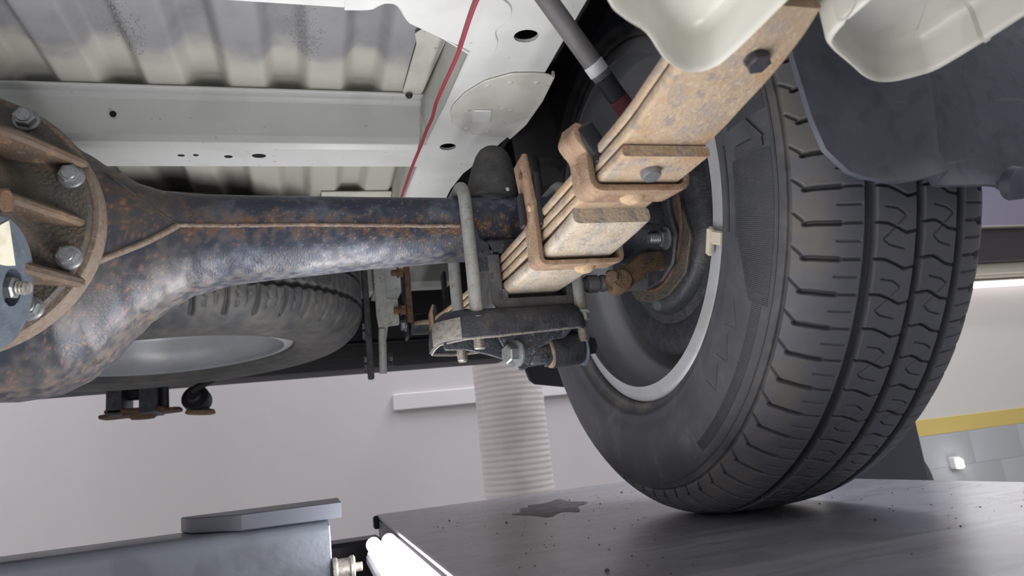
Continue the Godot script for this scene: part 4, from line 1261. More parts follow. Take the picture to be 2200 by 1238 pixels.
	part("paint_speck", lathe([Vector2(0, 0), Vector2(0.0024, 0), Vector2(0.0018, 0.0006), Vector2(0, 0.0008)], 8, along(Vector3(0.2085, 0.3575, -0.6755), Vector3(0.2, 0.1, 1))), M.board, bs)
# ------------------------------------------------------------------ wheels
# a groove: [half width, depth, points (u, a) ...] measured in metres across and along the tread
func groove_depth(g: Array, u: float, a: float, wrap: float) -> float:
	var best := 0.0
	for l in g:
		var hw: float = l[0]
		var pts: PackedVector2Array = l[2]
		for s in [-wrap, 0.0, wrap]:
			var q := Vector2(u, a + s)
			for i in pts.size() - 1:
				var p0 := pts[i]
				var p1 := pts[i + 1]
				if absf(q.y - (p0.y + p1.y) / 2.0) > absf(p1.y - p0.y) / 2.0 + 0.004:
					continue
				var d: float = q.distance_to(Geometry2D.get_closest_point_to_segment(q, p0, p1))
				if d < hw * 1.7:
					best = maxf(best, float(l[1]) * (1.0 - smoothstep(hw * 0.75, hw * 1.65, d)))
	return best

func road_pattern() -> Dictionary:
	var p := TAU * 0.326 / 76.0
	var w := 2.0 * p
	var g := []
	for k in 2:
		var o := k * p
		g.append([0.0014, 0.0050, V2([-0.0825, o - 0.0006, -0.0790, o, -0.0640, o])])
		g.append([0.0006, 0.0030, V2([-0.0640, o, -0.0490, o])])
		g.append([0.0005, 0.0022, V2([-0.0660, o + p * 0.5, -0.0500, o + p * 0.5])])
		g.append([0.0006, 0.0020, V2([-0.0888, o + p * 0.34, -0.0835, o + 0.05 * p])])
		g.append([0.0007, 0.0036, V2([-0.0375, o, -0.029, o - 0.02 * p, -0.020, o - 0.15 * p, -0.0117, o - 0.30 * p, -0.004, o - 0.24 * p])])
		g.append([0.0007, 0.0036, V2([0.004, o, 0.0134, o + 0.04 * p, 0.019, o - 0.04 * p, 0.0266, o - 0.2 * p, 0.035, o - 0.26 * p])])
		g.append([0.0006, 0.0030, V2([0.0455, o, 0.0640, o])])
		g.append([0.0024, 0.0050, V2([0.0625, o - 0.001, 0.0760, o - 0.001])])
		g.append([0.0005, 0.0024, V2([0.0455, o + p * 0.5, 0.0660, o + p * 0.5])])
	g.append([0.0004, 0.0022, V2([-0.0306, 0.43 * p, -0.020, 0.37 * p, -0.0126, 0.17 * p, -0.0315, -0.46 * p, -0.027, -0.61 * p, -0.0134, -0.74 * p])])
	g.append([0.0004, 0.0022, V2([0.0125, 0.48 * p, 0.0247, 0.37 * p, 0.0313, 0.22 * p, 0.0125, -0.39 * p, 0.019, -0.59 * p, 0.0303, -0.70 * p])])
	return {"period": w, "count": 38, "grooves": g, "round": [[-0.0425, 0.0044, 0.0068], [0.0, 0.0036, 0.0068], [0.0395, 0.0040, 0.0068], [-0.0896, 0.0008, 0.0014]]}

func spare_pattern() -> Dictionary:
	var p := TAU * 0.330 / 46.0
	var g := []
	for s in [-1.0, 1.0]:
		g.append([0.0022, 0.0050, V2([s * 0.082, 0.0, s * 0.068, 0.001, s * 0.046, 0.0])])
		for k in 2:
			var o := p * (0.34 + 0.33 * k)
			g.append([0.0008, 0.0030, V2([s * 0.074, o, s * 0.062, o + 0.002, s * 0.056, o - 0.001, s * 0.046, o])])
		for k in 3:
			var o := p * k / 3.0
			g.append([0.0008, 0.0030, V2([s * 0.034, o, s * 0.020, o + 0.003, s * 0.008, o])])
		for k in 2:
			var o := p * k / 2.0
			g.append([0.0028, 0.0070, V2([s * 0.0385, o, s * 0.0425, o + p * 0.25, s * 0.0385, o + p * 0.5])])
	return {"period": p, "count": 46, "grooves": g, "round": [[0.0, 0.0030, 0.0065]]}

const TYRE_PROFILE := [
	-0.0780, 0.2040, -0.0850, 0.2035, -0.0890, 0.2070, -0.0905, 0.2120, -0.0915, 0.2140, -0.0945, 0.2155, -0.0960, 0.2240, -0.0985, 0.2330,
	-0.1000, 0.2430, -0.1008, 0.2530, -0.1006, 0.2640, -0.0992, 0.2740, -0.0965, 0.2830, -0.0930, 0.2905, -0.0895, 0.2955, -0.0850, 0.3015, -0.0805, 0.3066,
	-0.0755, 0.3112, -0.0700, 0.3152, -0.0640, 0.3187, -0.0560, 0.3216, -0.0450, 0.3238, -0.0300, 0.3252, 0.0, 0.3262]

func tyre_profile() -> PackedVector2Array:
	var half := PackedVector2Array()
	for i in range(0, TYRE_PROFILE.size(), 2):
		half.append(Vector2(TYRE_PROFILE[i], TYRE_PROFILE[i + 1]))
	var out := half.duplicate()
	# outer half mirrors the inner one, with a squarer shoulder on the crown
	for i in range(half.size() - 2, -1, -1):
		out.append(Vector2(-half[i].x, half[i].y))
	return out

# lay a tyre round the local y axis: angle 0 at +x turned to +z ...; y of the profile along the axis
func tyre_mesh(pattern: Dictionary, fine_from: float, fine_to: float, step_across: float, x: Transform3D, ground: float, tint: Callable, per: int) -> ArrayMesh:
	var prof := tyre_profile()
	# resample finely where the tread is
	var pts := PackedVector2Array()
	var n := prof.size()
	for i in n - 1:
		var a := prof[i]
		var b := prof[i + 1]
		var pa := prof[maxi(i - 1, 0)]
		var pd := prof[mini(i + 2, n - 1)]
		var st := step_across if minf(absf(a.x), absf(b.x)) < 0.0925 and a.y > 0.288 else 0.0035
		var k := maxi(1, int(ceil(a.distance_to(b) / st)))
		for j in k:
			pts.append(a.cubic_interpolate(b, pa, pd, float(j) / k))
	pts.append(prof[n - 1])
	# inside of the tyre
	pts.append(Vector2(0.074, 0.21))
	pts.append(Vector2(0.078, 0.25))
	pts.append(Vector2(0.060, 0.305))
	pts.append(Vector2(0.0, 0.312))
	pts.append(Vector2(-0.060, 0.305))
	pts.append(Vector2(-0.078, 0.25))
	pts.append(Vector2(-0.074, 0.21))
	var m := pts.size()
	var nrm := PackedVector2Array()
	for i in m:
		var d := (pts[(i + 1) % m] - pts[(i + m - 1) % m]).normalized()
		nrm.append(Vector2(-d.y, d.x))
	# angles
	var period: float = pattern.period
	var unit := TAU / float(pattern.count)
	var angles := PackedFloat32Array()
	var phase := PackedInt32Array()
	var a0 := floori(fine_from / unit)
	var a1 := ceili(fine_to / unit)
	for k in range(a0, a0 + int(pattern.count)):
		if k < a1:
			for j in per:
				angles.append((k + float(j) / per) * unit)
				phase.append(j)
		else:
			for j in 2:
				angles.append((k + j / 2.0) * unit)
				phase.append(-1)
	# depth table
	var table := []
	for j in per:
		var row := PackedFloat32Array()
		for i in m:
			var q := pts[i]
			if q.y < 0.286 or i > m - 8:
				row.append(0.0)
			else:
				row.append(groove_depth(pattern.grooves, q.x, period * j / per, period))
		table.append(row)
	var ring := PackedFloat32Array()
	for i in m:
		var d := 0.0
		if i < m - 7:
			for r in pattern.round:
				d = maxf(d, float(r[2]) * (1.0 - smoothstep(float(r[1]) * 0.75, float(r[1]) * 1.2, absf(pts[i].x - float(r[0])))))
		ring.append(d)
	var p := PackedVector3Array()
	var c := PackedColorArray()
	for r in angles.size():
		var ca := cos(angles[r])
		var sa := sin(angles[r])
		for i in m:
			var d := ring[i]
			if phase[r] >= 0:
				d = maxf(d, table[phase[r]][i])
			var q := pts[i] - nrm[i] * d
			var v := x * Vector3(q.y * ca, q.x, q.y * sa)
			if v.y < ground:
				v.y = ground
			p.append(v)
			c.append(tint.call(pts[i], v, d))
	return grid_mesh(angles.size(), m, p, c, true, true)

const WX := 0.4335
const WC := Vector3(0.4335, 0.3246, -0.7003)

func build_wheel() -> void:
	var wh := thing("road_wheel", "large black road tyre on a silver steel rim standing on the lift runway", "wheel", Vector3(WX, 0.0, -0.7003))
	var big := noise3(18.0, 4, 71)
	var mid := noise3(75.0, 4, 72)
	var black := lin(rgb(78, 80, 86))
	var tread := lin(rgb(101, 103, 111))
	var dust := lin(rgb(116, 113, 107))
	var pale := lin(rgb(116, 118, 124))
	var tint := func(q: Vector2, v: Vector3, d: float) -> Color:
		var b := big.get_noise_3dv(v)
		var m := mid.get_noise_3dv(v)
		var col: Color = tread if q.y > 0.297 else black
		col = col.lerp(pale, clampf(0.35 * (b + 0.5 * m) + 0.08, 0, 0.4))
		# dried road dirt on the inner shoulder
		var sh: float = smoothstep(-0.0955, -0.088, q.x) * smoothstep(-0.064, -0.075, q.x)
		col = col.lerp(dust, clampf(sh * (0.40 + 1.0 * b + 0.6 * m), 0, 0.8))
		if q.x < -0.086 and q.y < 0.30:
			col = col.lerp(dust, 0.22 * smoothstep(0.45, 0.8, m + b) + 0.3 * smoothstep(0.285, 0.293, q.y) * smoothstep(0.0, 0.5, b))
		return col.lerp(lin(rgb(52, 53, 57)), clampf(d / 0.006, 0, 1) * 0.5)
	# local y axis is world x; angle 0 at +z (the front), positive upwards
	var x := Transform3D(Basis(Vector3(0, 0, 1), Vector3(1, 0, 0), Vector3(0, 1, 0)), Vector3(0, 0.3246, 0))
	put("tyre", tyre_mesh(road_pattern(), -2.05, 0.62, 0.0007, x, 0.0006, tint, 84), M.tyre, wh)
	# moulded marks of the inner sidewall: chevron, ribbed bands
	for k in 2:
		sidewall_mark(wh, [0.0, -0.78, -1.40][k], k)
	# rim: closed section
	var f := along(Vector3(0.3498, WC.y, WC.z), Vector3.RIGHT)
	var rp := [Vector2(0.1860, -0.0015), Vector2(0.1905, -0.0012), Vector2(0.1960, 0.0), Vector2(0.2005, 0.0008), Vector2(0.2030, 0.003), Vector2(0.2040, 0.006), Vector2(0.2010, 0.0075), Vector2(0.1960, 0.0085), Vector2(0.1930, 0.014), Vector2(0.1925, 0.030), Vector2(0.1900, 0.040), Vector2(0.1740, 0.052), Vector2(0.1740, 0.100), Vector2(0.192, 0.115), Vector2(0.193, 0.145), Vector2(0.2005, 0.158), Vector2(0.204, 0.166), Vector2(0.2000, 0.167), Vector2(0.1880, 0.150), Vector2(0.170, 0.140), Vector2(0.150, 0.136), Vector2(0.06, 0.120), Vector2(0.0, 0.118), Vector2(0.0, 0.112), Vector2(0.06, 0.114), Vector2(0.150, 0.130), Vector2(0.168, 0.133), Vector2(0.1705, 0.128), Vector2(0.1705, 0.056), Vector2(0.1720, 0.048), Vector2(0.1865, 0.0375), Vector2(0.1890, 0.030), Vector2(0.1895, 0.012), Vector2(0.1885, 0.0055), Vector2(0.1860, 0.0025)]
	part("rim", lathe(rp, 128, f, true), M.rim, wh, 45.0)
	# clip-on balance weight
	var wa := -0.405
	var wr := 0.1930
	var wp := Vector3(0.3480, WC.y + wr * sin(wa), WC.z + wr * cos(wa))
	var wt := Basis(Vector3(1, 0, 0), -wa - 0.0)
	var ww := part("balance_weight", box(wp + Vector3(-0.0040, 0, -0.004), Vector3(0.006, 0.026, 0.0070), 0.0022, wt), M.weight, wh)
	part("weight_clip", box(wp + Vector3(-0.0035, 0, 0.0060), Vector3(0.0040, 0.0125, 0.017), 0.0015, wt), M.weight, ww)

# slightly raised moulded shapes that follow the sidewall
func side_x(r: float) -> float:
	var q := tyre_profile()
	for i in q.size() - 1:
		if q[i].x < 0 and q[i + 1].y >= r and q[i].y <= r and r > 0.206:
			return lerpf(q[i].x, q[i + 1].x, (r - q[i].y) / maxf(q[i + 1].y - q[i].y, 1e-6))
	return -0.09

func on_side(r: float, a: float, up: float) -> Vector3:
	return Vector3(WX + side_x(r) - up, 0.3246 + r * sin(a), -0.7003 + r * cos(a))

func side_strip(path: PackedVector2Array, half: float, up: float) -> PackedVector3Array:
	# path of (r, angle); half width in metres across
	var t := PackedVector3Array()
	var n := path.size()
	var rows := []
	for i in n:
		var a := path[maxi(i - 1, 0)]
		var b := path[mini(i + 1, n - 1)]
		var d := Vector2(b.x - a.x, (b.y - a.y) * path[i].x).normalized()
		var s := Vector2(-d.y, d.x) * half
		var q := path[i]
		var l := Vector2(q.x + s.x, q.y + s.y / q.x)
		var r := Vector2(q.x - s.x, q.y - s.y / q.x)
		rows.append([on_side(l.x, l.y, -0.0006), on_side(l.x, l.y, up), on_side(r.x, r.y, up), on_side(r.x, r.y, -0.0006)])
	for i in n - 1:
		for k in 4:
			quad(t, rows[i][k], rows[i][(k + 1) % 4], rows[i + 1][(k + 1) % 4], rows[i + 1][k])
	for e in [0, n - 1]:
		var o: Array = rows[e]
		if e == 0:
			quad(t, o[3], o[2], o[1], o[0])
		else:
			quad(t, o[0], o[1], o[2], o[3])
	return orient(t)

func sub(a: Vector2, b: Vector2, k := 8) -> PackedVector2Array:
	var p := PackedVector2Array()
	for i in k + 1:
		p.append(a.lerp(b, float(i) / k))
	return p

func sidewall_mark(wh: Node3D, a: float, kind: int) -> void:
	var tyre := wh.get_node("tyre")
	if kind == 0:
		# letter like a bent arrow, and the field of fine radial ribs behind it
		part("moulded_letter", join([side_strip(sub(Vector2(0.2655, a - 0.030), Vector2(0.2785, a - 0.098)), 0.0036, 0.0018), side_strip(sub(Vector2(0.2805, a - 0.1035), Vector2(0.2490, a - 0.104)), 0.0036, 0.0018)]), M.rubber, tyre)
		var ribs := []
		var i := 0
		var b := a + 0.10
		while b > a - 0.56:
			var r0 := 0.2420 + 0.004 * smoothstep(a - 0.34, a - 0.48, b)
			var r1 := 0.2855
			if b < a - 0.38:
				r0 = lerpf(0.246, 0.268, (a - 0.38 - b) / 0.18)
			if b < a - 0.125 or b > a - 0.02:
				ribs.append(side_strip(sub(Vector2(r0, b), Vector2(r1, b), 5), 0.00045, 0.0006))
			b -= 0.0058
		part("rib_field", join(ribs), M.rubber, tyre).set_meta("kind", "stuff")
		part("moulded_line", side_strip(sub(Vector2(0.2880, a + 0.2), Vector2(0.2880, a - 1.5), 60), 0.0008, 0.0007), M.rubber, tyre)
		part("moulded_bar", side_strip(sub(Vector2(0.2290, a - 0.05), Vector2(0.2290, a - 0.36), 16), 0.0022, 0.0009), M.rubber, tyre)
	else:
		var marks := []
		for k in 3:
			var b := a + 0.20 - k * 0.125
			marks.append(side_strip(sub(Vector2(0.2500, b), Vector2(0.2600, b - 0.085), 6), 0.0004, 0.0003))
			marks.append(side_strip(sub(Vector2(0.2600, b - 0.085), Vector2(0.2440, b - 0.100), 4), 0.0004, 0.0003))
		var r := 0.0
		while r < 0.62:
			marks.append(side_strip(sub(Vector2(0.2720, a + 0.25 - r), Vector2(0.2810, a + 0.25 - r), 3), 0.00045, 0.0005))
			r += 0.0062
		part("moulded_pattern", join(marks), M.rubber, tyre).set_meta("kind", "stuff")

func build_spare() -> void:
	var c := Vector3(-0.2350, 0.3840, -1.270)
	var sp := thing("spare_wheel", "dusty spare wheel lying flat beneath the rear of the van", "wheel", c)
	var big := noise3(14.0, 4, 81)
	var mid := noise3(60.0, 4, 82)
	var dark := lin(rgb(66, 68, 72))
	var dust := lin(rgb(108, 106, 101))
	var tint := func(q: Vector2, v: Vector3, d: float) -> Color:
		var b := big.get_noise_3dv(v)
		var m := mid.get_noise_3dv(v)
		var col: Color = dark.lerp(dust, clampf(0.25 + 0.5 * b + 0.4 * m + 0.25 * smoothstep(0.30, 0.27, q.y), 0, 0.9))
		return col.lerp(lin(rgb(30, 30, 32)), clampf(d / 0.006, 0, 1) * 0.6)
	var tilt := Basis(Vector3(0, 0, 1), 0.045) * Basis(Vector3(1, 0, 0), 0.0)
	# local y of the tyre up; angle 0 at +z
	var x := Transform3D(tilt * Basis(Vector3(0, 0, 1), Vector3(0, 1, 0), Vector3(1, 0, 0)), Vector3.ZERO)
	put("tyre", tyre_mesh(spare_pattern(), -0.75, 1.9, 0.0020, x, -9.0, tint, 20), M.tyre, sp)
	var f := Transform3D(tilt, c) * Transform3D(Basis.IDENTITY, Vector3(0, -0.0840, 0))
	var rp := [Vector2(0.1860, -0.0015), Vector2(0.1905, -0.0012), Vector2(0.1960, 0.0), Vector2(0.2005, 0.0008), Vector2(0.2030, 0.003), Vector2(0.2040, 0.006), Vector2(0.2010, 0.0075), Vector2(0.1960, 0.0085), Vector2(0.1930, 0.014), Vector2(0.1900, 0.045), Vector2(0.1740, 0.062), Vector2(0.1740, 0.120), Vector2(0.1700, 0.128), Vector2(0.150, 0.130), Vector2(0.06, 0.118), Vector2(0.0, 0.116), Vector2(0.0, 0.111), Vector2(0.06, 0.112), Vector2(0.150, 0.125), Vector2(0.166, 0.122), Vector2(0.1705, 0.114), Vector2(0.1705, 0.066), Vector2(0.1720, 0.058), Vector2(0.1865, 0.0425), Vector2(0.1895, 0.012), Vector2(0.1885, 0.0055), Vector2(0.1860, 0.0025)]
	part("rim", lathe(rp, 112, f, true), M.rim, sp, 45.0)

# ------------------------------------------------------------------ brake inside the wheel
func build_brake() -> void:
	var br := thing("drum_brake", "black drum brake with rusty mounting plate inside the rim", "brake", Vector3(0.42, 0.3246, -0.70))
	var f := along(Vector3(0.3850, 0.3246, -0.7003), Vector3.RIGHT)
	part("backing_plate", lathe([Vector2(0, 0.004), Vector2(0.060, 0.004), Vector2(0.066, 0.0), Vector2(0.098, 0.0), Vector2(0.104, 0.004), Vector2(0.108, 0.012), Vector2(0.118, 0.0145), Vector2(0.122, 0.0120), Vector2(0.146, 0.0120), Vector2(0.152, 0.014), Vector2(0.155, 0.018), Vector2(0.155, 0.026), Vector2(0.148, 0.030), Vector2(0, 0.030)], 96, f), M.black_metal, br)
	part("drum", lathe([Vector2(0, 0.028), Vector2(0.144, 0.028), Vector2(0.1465, 0.031), Vector2(0.1465, 0.040), Vector2(0.143, 0.043), Vector2(0.143, 0.051), Vector2(0.1465, 0.054), Vector2(0.1465, 0.056), Vector2(0.138, 0.058), Vector2(0, 0.058)], 96, f), M.black_metal, br)
	# rust-brown plate between the flange and the backing plate
	var mp := V2([-0.085, -0.04, -0.062, -0.075, -0.02, -0.088, 0.02, -0.088, 0.062, -0.075, 0.085, -0.04, 0.074, 0.0, 0.085, 0.04, 0.062, 0.075, 0.02, 0.088, -0.02, 0.088, -0.062, 0.075, -0.085, 0.04, -0.074, 0.0])
	part("mounting_plate", prism(round_corners(mp, 0.012, 3), 0.006, 0.0015, along(Vector3(0.3800, 0.3220, -0.7003), Vector3.RIGHT)), M.grime, br)
	part("mounting_ridge", lathe([Vector2(0.073, 0), Vector2(0.0755, -0.002), Vector2(0.078, 0), Vector2(0.0755, 0.003)], 72, along(Vector3(0.3795, 0.3220, -0.7003), Vector3.RIGHT), true), M.rust, br)
	for a in [-1.75, 1.0]:
		part("plate_plug", lathe([Vector2(0, -0.002), Vector2(0.007, -0.002), Vector2(0.0085, 0.001), Vector2(0, 0.002)], 20, along(Vector3(0.3850, 0.3246 + 0.094 * sin(a), -0.7003 + 0.094 * cos(a)), Vector3.RIGHT)), M.blue_metal, br)
	# handbrake lever and cable end
	var lv := part("brake_lever", sweep(rect(0.010, 0.022, 0.003, 3), spline(V3([0.3020, 0.2485, -0.660, 0.3150, 0.2490, -0.660, 0.3280, 0.2540, -0.661, 0.3420, 0.2625, -0.664, 0.3560, 0.2690, -0.668, 0.3840, 0.272, -0.675]), 5), Vector3.BACK), M.carrier, br)
	part("lever_bolt", bolt(Vector3(0.3060, 0.2495, -0.655), Vector3(-0.6, 0.1, 0.8), 0.0072, 0.009, 1.2), M.carrier, lv)
	part("lever_boss", cyl(Vector3(0.3140, 0.2470, -0.672), Vector3(0.3140, 0.2470, -0.650), 0.0130, 24, 0.003), M.carrier, lv)
	var cab := [Vector2(0, 0), Vector2(0.0060, 0), Vector2(0.0068, 0.003), Vector2(0.0068, 0.006), Vector2(0.0085, 0.0065), Vector2(0.0095, 0.008), Vector2(0.0095, 0.0185), Vector2(0.0080, 0.0200), Vector2(0.0080, 0.0225), Vector2(0.0092, 0.0240), Vector2(0.0092, 0.0270), Vector2(0.0078, 0.0280), Vector2(0.0078, 0.0300), Vector2(0.0090, 0.0310), Vector2(0.0090, 0.0340), Vector2(0.0078, 0.0350), Vector2(0.0100, 0.040), Vector2(0.0100, 0.075), Vector2(0, 0.075)]
	part("cable_boot", lathe(cab, 28, along(Vector3(0.2735, 0.2475, -0.668), Vector3(1, 0.02, -0.05))), M.tube_grey, br)
# ------------------------------------------------------------------ tail of the van, liner, loose parts
func build_rear() -> void:
	# bumper
	var bp := thing("rear_bumper", "black rear bumper edge across the far end of the van", "bumper", Vector3(-0.3, 0.3, -1.66))
	var prof := round_corners(V2([-0.10, 0.3025, 0.02, 0.3015, 0.045, 0.318, 0.050, 0.52, -0.12, 0.52]), 0.010, 3)
	part("bumper_skin", sweep(prof, V3([0.46, 0, -1.66, -1.15, 0, -1.66]), Vector3(0, 0, 1)), M.black, bp)
	part("bumper_rib", box(Vector3(0.12, 0.352, -1.604), Vector3(0.5, 0.006, 0.02), 0.002), M.black, bp)
	# body skin that closes the van behind and at the side
	var vb := thing("van_body", "white side and rear panels of the van body above the wheel", "vehicle body", Vector3(-0.29, 0.65, -0.4))
	part("side_panel", box(Vector3(0.610, 1.02, -0.40), Vector3(0.03, 0.74, 2.70), 0.004), M.white, vb)
	part("side_panel", box(Vector3(-1.19, 1.02, -0.40), Vector3(0.03, 0.74, 2.70), 0.004), M.white, vb)
	part("rear_panel", box(Vector3(-0.29, 1.02, -1.81), Vector3(1.75, 0.98, 0.03), 0.004), M.white, vb)
	part("bed_floor", box(Vector3(-0.29, 0.672, -0.40), Vector3(1.76, 0.03, 2.70), 0.004), M.white, vb)
	# wheel house
	var wt := PackedVector3Array()
	var arch := []
	for k in 25:
		var a := lerpf(0.35, PI + 0.1, k / 24.0)
		arch.append(Vector2(-0.70 + 0.405 * cos(a), 0.3246 + 0.405 * sin(a)))
	for k in 24:
		var p: Vector2 = arch[k]
		var q: Vector2 = arch[k + 1]
		var m := Vector2(-0.70, 0.3246)
		var po := m + (p - m) * 1.02
		var qo := m + (q - m) * 1.02
		for pair in [[p, q, 1], [po, qo, 0]]:
			var a: Vector2 = pair[0]
			var b: Vector2 = pair[1]
			if pair[2] == 1:
				quad(wt, Vector3(0.240, a.y, a.x), Vector3(0.240, b.y, b.x), Vector3(0.585, b.y, b.x), Vector3(0.585, a.y, a.x))
			else:
				quad(wt, Vector3(0.585, a.y, a.x), Vector3(0.585, b.y, b.x), Vector3(0.240, b.y, b.x), Vector3(0.240, a.y, a.x))
	var wh := thing("wheel_house", "black wheel housing in deep shade above the tyre and spring", "wheel housing", Vector3(0.4, 0.7, -0.70))
	part("arch_sheet", wt, M.underseal, wh)
	part("inner_wall", box(Vector3(0.2445, 0.66, -0.70), Vector3(0.006, 0.40, 0.92), 0.001), M.underseal, wh)
	part("front_wall", box(Vector3(0.42, 0.62, -0.255), Vector3(0.36, 0.30, 0.006), 0.001), M.underseal, wh)
	# liner before the tyre
	var fl := thing("fender_liner", "scuffed black plastic splash liner hanging before the tyre tread", "splash liner", Vector3(0.42, 0.28, -0.33))
	var left := [0.2215, 0.3400, 0.2249, 0.3303, 0.2310, 0.3180, 0.2431, 0.3025, 0.2644, 0.2925, 0.2941, 0.2893, 0.34, 0.285, 0.60, 0.282]
	var t := PackedVector3Array()
	var nr := 48
	var nc := 44
	var rows := []
	for layer in 2:
		var grid := []
		for i in nr + 1:
			var s := i / float(nr)
			var row := PackedVector3Array()
			for j in nc + 1:
				var u := j / float(nc)
				# lower edge of the sheet as a function of x
				var yl := 0.2215
				var xx0 := lerpf(0.2860, 0.640, u)
				var low := curve([0.2860, 0.300, 0.2893, 0.2941, 0.2925, 0.2644, 0.3025, 0.2431, 0.3180, 0.2310, 0.3303, 0.2249, 0.3453, 0.2214, 0.3656, 0.2236, 0.3935, 0.2300, 0.4606, 0.2306, 0.478, 0.224, 0.50, 0.221, 0.640, 0.221], xx0)
				var y := lerpf(low, 0.585, s)
				var dy := y - 0.3246
				var rad := 0.3720
				var z := -0.7003 + sqrt(maxf(rad * rad - dy * dy, 0.001))
				# lip turned forward at the lower edge, fold towards the outside
				z += 0.008 * exp(-pow((y - low) / 0.008, 2.0)) * smoothstep(0.315, 0.345, xx0)
				z -= 0.030 * smoothstep(0.386, 0.410, xx0) * (1.0 if true else 0.0) * smoothstep(0.0, 0.02, y - low + 0.02)
				z += 0.004 * layer
				z += 0.012
				row.append(Vector3(xx0, y, z - 0.004))
			grid.append(row)
		rows.append(grid)
	for i in nr:
		for j in nc:
			quad(t, rows[1][i][j], rows[1][i][j + 1], rows[1][i + 1][j + 1], rows[1][i + 1][j])
			quad(t, rows[0][i][j + 1], rows[0][i][j], rows[0][i + 1][j], rows[0][i + 1][j + 1])
	for i in nr:
		quad(t, rows[0][i][0], rows[1][i][0], rows[1][i + 1][0], rows[0][i + 1][0])
		quad(t, rows[1][i][nc], rows[0][i][nc], rows[0][i + 1][nc], rows[1][i + 1][nc])
	for j in nc:
		quad(t, rows[0][0][j], rows[0][0][j + 1], rows[1][0][j + 1], rows[1][0][j])
		quad(t, rows[1][nr][j], rows[1][nr][j + 1], rows[0][nr][j + 1], rows[0][nr][j])
	part("liner_sheet", orient(t), M.liner, fl, 55.0)
	part("liner_boss", lathe([Vector2(0, 0.006), Vector2(0.007, 0.0055), Vector2(0.011, 0.003), Vector2(0.012, -0.004), Vector2(0, -0.004)], 28, along(Vector3(0.474, 0.2295, -0.346), Vector3(0, -0.4, 1))), M.liner, fl)
	# mud flap behind the wheel
	tag(part("mud_flap", prism(round_corners(V2([0.3800, 0.552, 0.3815, 0.2250, 0.3870, 0.2070, 0.3960, 0.1985, 0.4590, 0.1875, 0.56, 0.186, 0.56, 0.552]), 0.008, 3), 0.010, 0.002, Transform3D(Basis(Vector3(1, 0, 0), Vector3(0, 0, 1), Vector3(0, 1, 0)), Vector3(0, 0, -1.262))), M.plastic_dark), "black rubber mud flap hanging behind the tyre", "mud flap")
	# tow bracket and socket under the bumper
	var tw := thing("tow_bracket", "rusty tow bracket hanging under the middle of the bumper", "tow bracket", Vector3(-0.36, 0.27, -1.66))
	part("side_plate", box(Vector3(-0.3930, 0.277, -1.660), Vector3(0.030, 0.072, 0.10), 0.003), M.black_metal, tw)
	part("side_plate", box(Vector3(-0.3300, 0.276, -1.655), Vector3(0.032, 0.072, 0.10), 0.003), M.black_metal, tw)
	part("round_stay", cyl(Vector3(-0.3050, 0.247, -1.650), Vector3(-0.3060, 0.300, -1.650), 0.009, 20, 0.004), M.black_metal, tw)
	part("cross_web", box(Vector3(-0.3600, 0.295, -1.67), Vector3(0.060, 0.040, 0.02), 0.003), M.black_metal, tw)
	part("base_plate", box(Vector3(-0.3560, 0.2490, -1.66), Vector3(0.110, 0.008, 0.10), 0.002), M.rust, tw)
	part("tongue", prism(round_corners(V2([-0.430, -1.63, -0.275, -1.63, -0.275, -1.70, -0.430, -1.70]), 0.02, 4), 0.007, 0.001, Transform3D(Basis(Vector3(0, 0, 1), 0.03), Vector3(0, 0.2520, 0))), M.rust, tw)
	part("ball_mount", lathe([Vector2(0, 0), Vector2(0.022, 0), Vector2(0.028, 0.006), Vector2(0.034, 0.011), Vector2(0, 0.011)], 28, Transform3D(Basis.IDENTITY, Vector3(-0.349, 0.2330, -1.66))), M.rust, tw)
	var so := thing("tow_socket", "round black tow light socket with its cable under the bumper", "socket", Vector3(-0.242, 0.265, -1.65))
	part("socket_body", lathe([Vector2(0, 0), Vector2(0.024, 0), Vector2(0.0285, 0.004), Vector2(0.0285, 0.030), Vector2(0.0265, 0.033), Vector2(0.0165, 0.033), Vector2(0.0155, 0.044), Vector2(0.012, 0.047), Vector2(0, 0.047)], 36, along(Vector3(-0.2400, 0.258, -1.672), Vector3(-0.15, 0.30, 0.93))), M.plastic_dark, so)
	part("socket_lid", lathe([Vector2(0, 0), Vector2(0.028, 0), Vector2(0.031, 0.003), Vector2(0.028, 0.010), Vector2(0.012, 0.014), Vector2(0, 0.014)], 32, along(Vector3(-0.237, 0.2320, -1.66), Vector3(0.10, 1, 0.15))), M.clip, so)
	part("socket_cable", tube(spline(V3([-0.245, 0.280, -1.620, -0.232, 0.286, -1.612, -0.205, 0.300, -1.615, -0.170, 0.322, -1.625]), 6), 0.0075, 12), M.black, so)
	# hanger of the spare wheel and rear spring shackle
	var hg := thing("spare_carrier", "rusty grey hook bar and dark toothed strap beside the spare wheel", "wheel carrier", Vector3(0.12, 0.33, -1.25))
	part("strap", box(Vector3(0.0990, 0.335, -1.262), Vector3(0.011, 0.205, 0.014), 0.002), M.black_metal, hg)
	for k in 4:
		var yy := 0.254 + 0.0145 * (k % 2) + (0.060 if k > 1 else 0.0)
		part("strap_nut", bolt(Vector3(0.0935, yy, -1.260), Vector3.LEFT, 0.0098, 0.005, 1.2, 0.4 + k), M.black_metal, hg)
		if k < 2:
			part("strap_nut", bolt(Vector3(0.1310, yy, -1.260), Vector3.RIGHT, 0.0085, 0.008, 1.2, k), M.black_metal, hg)
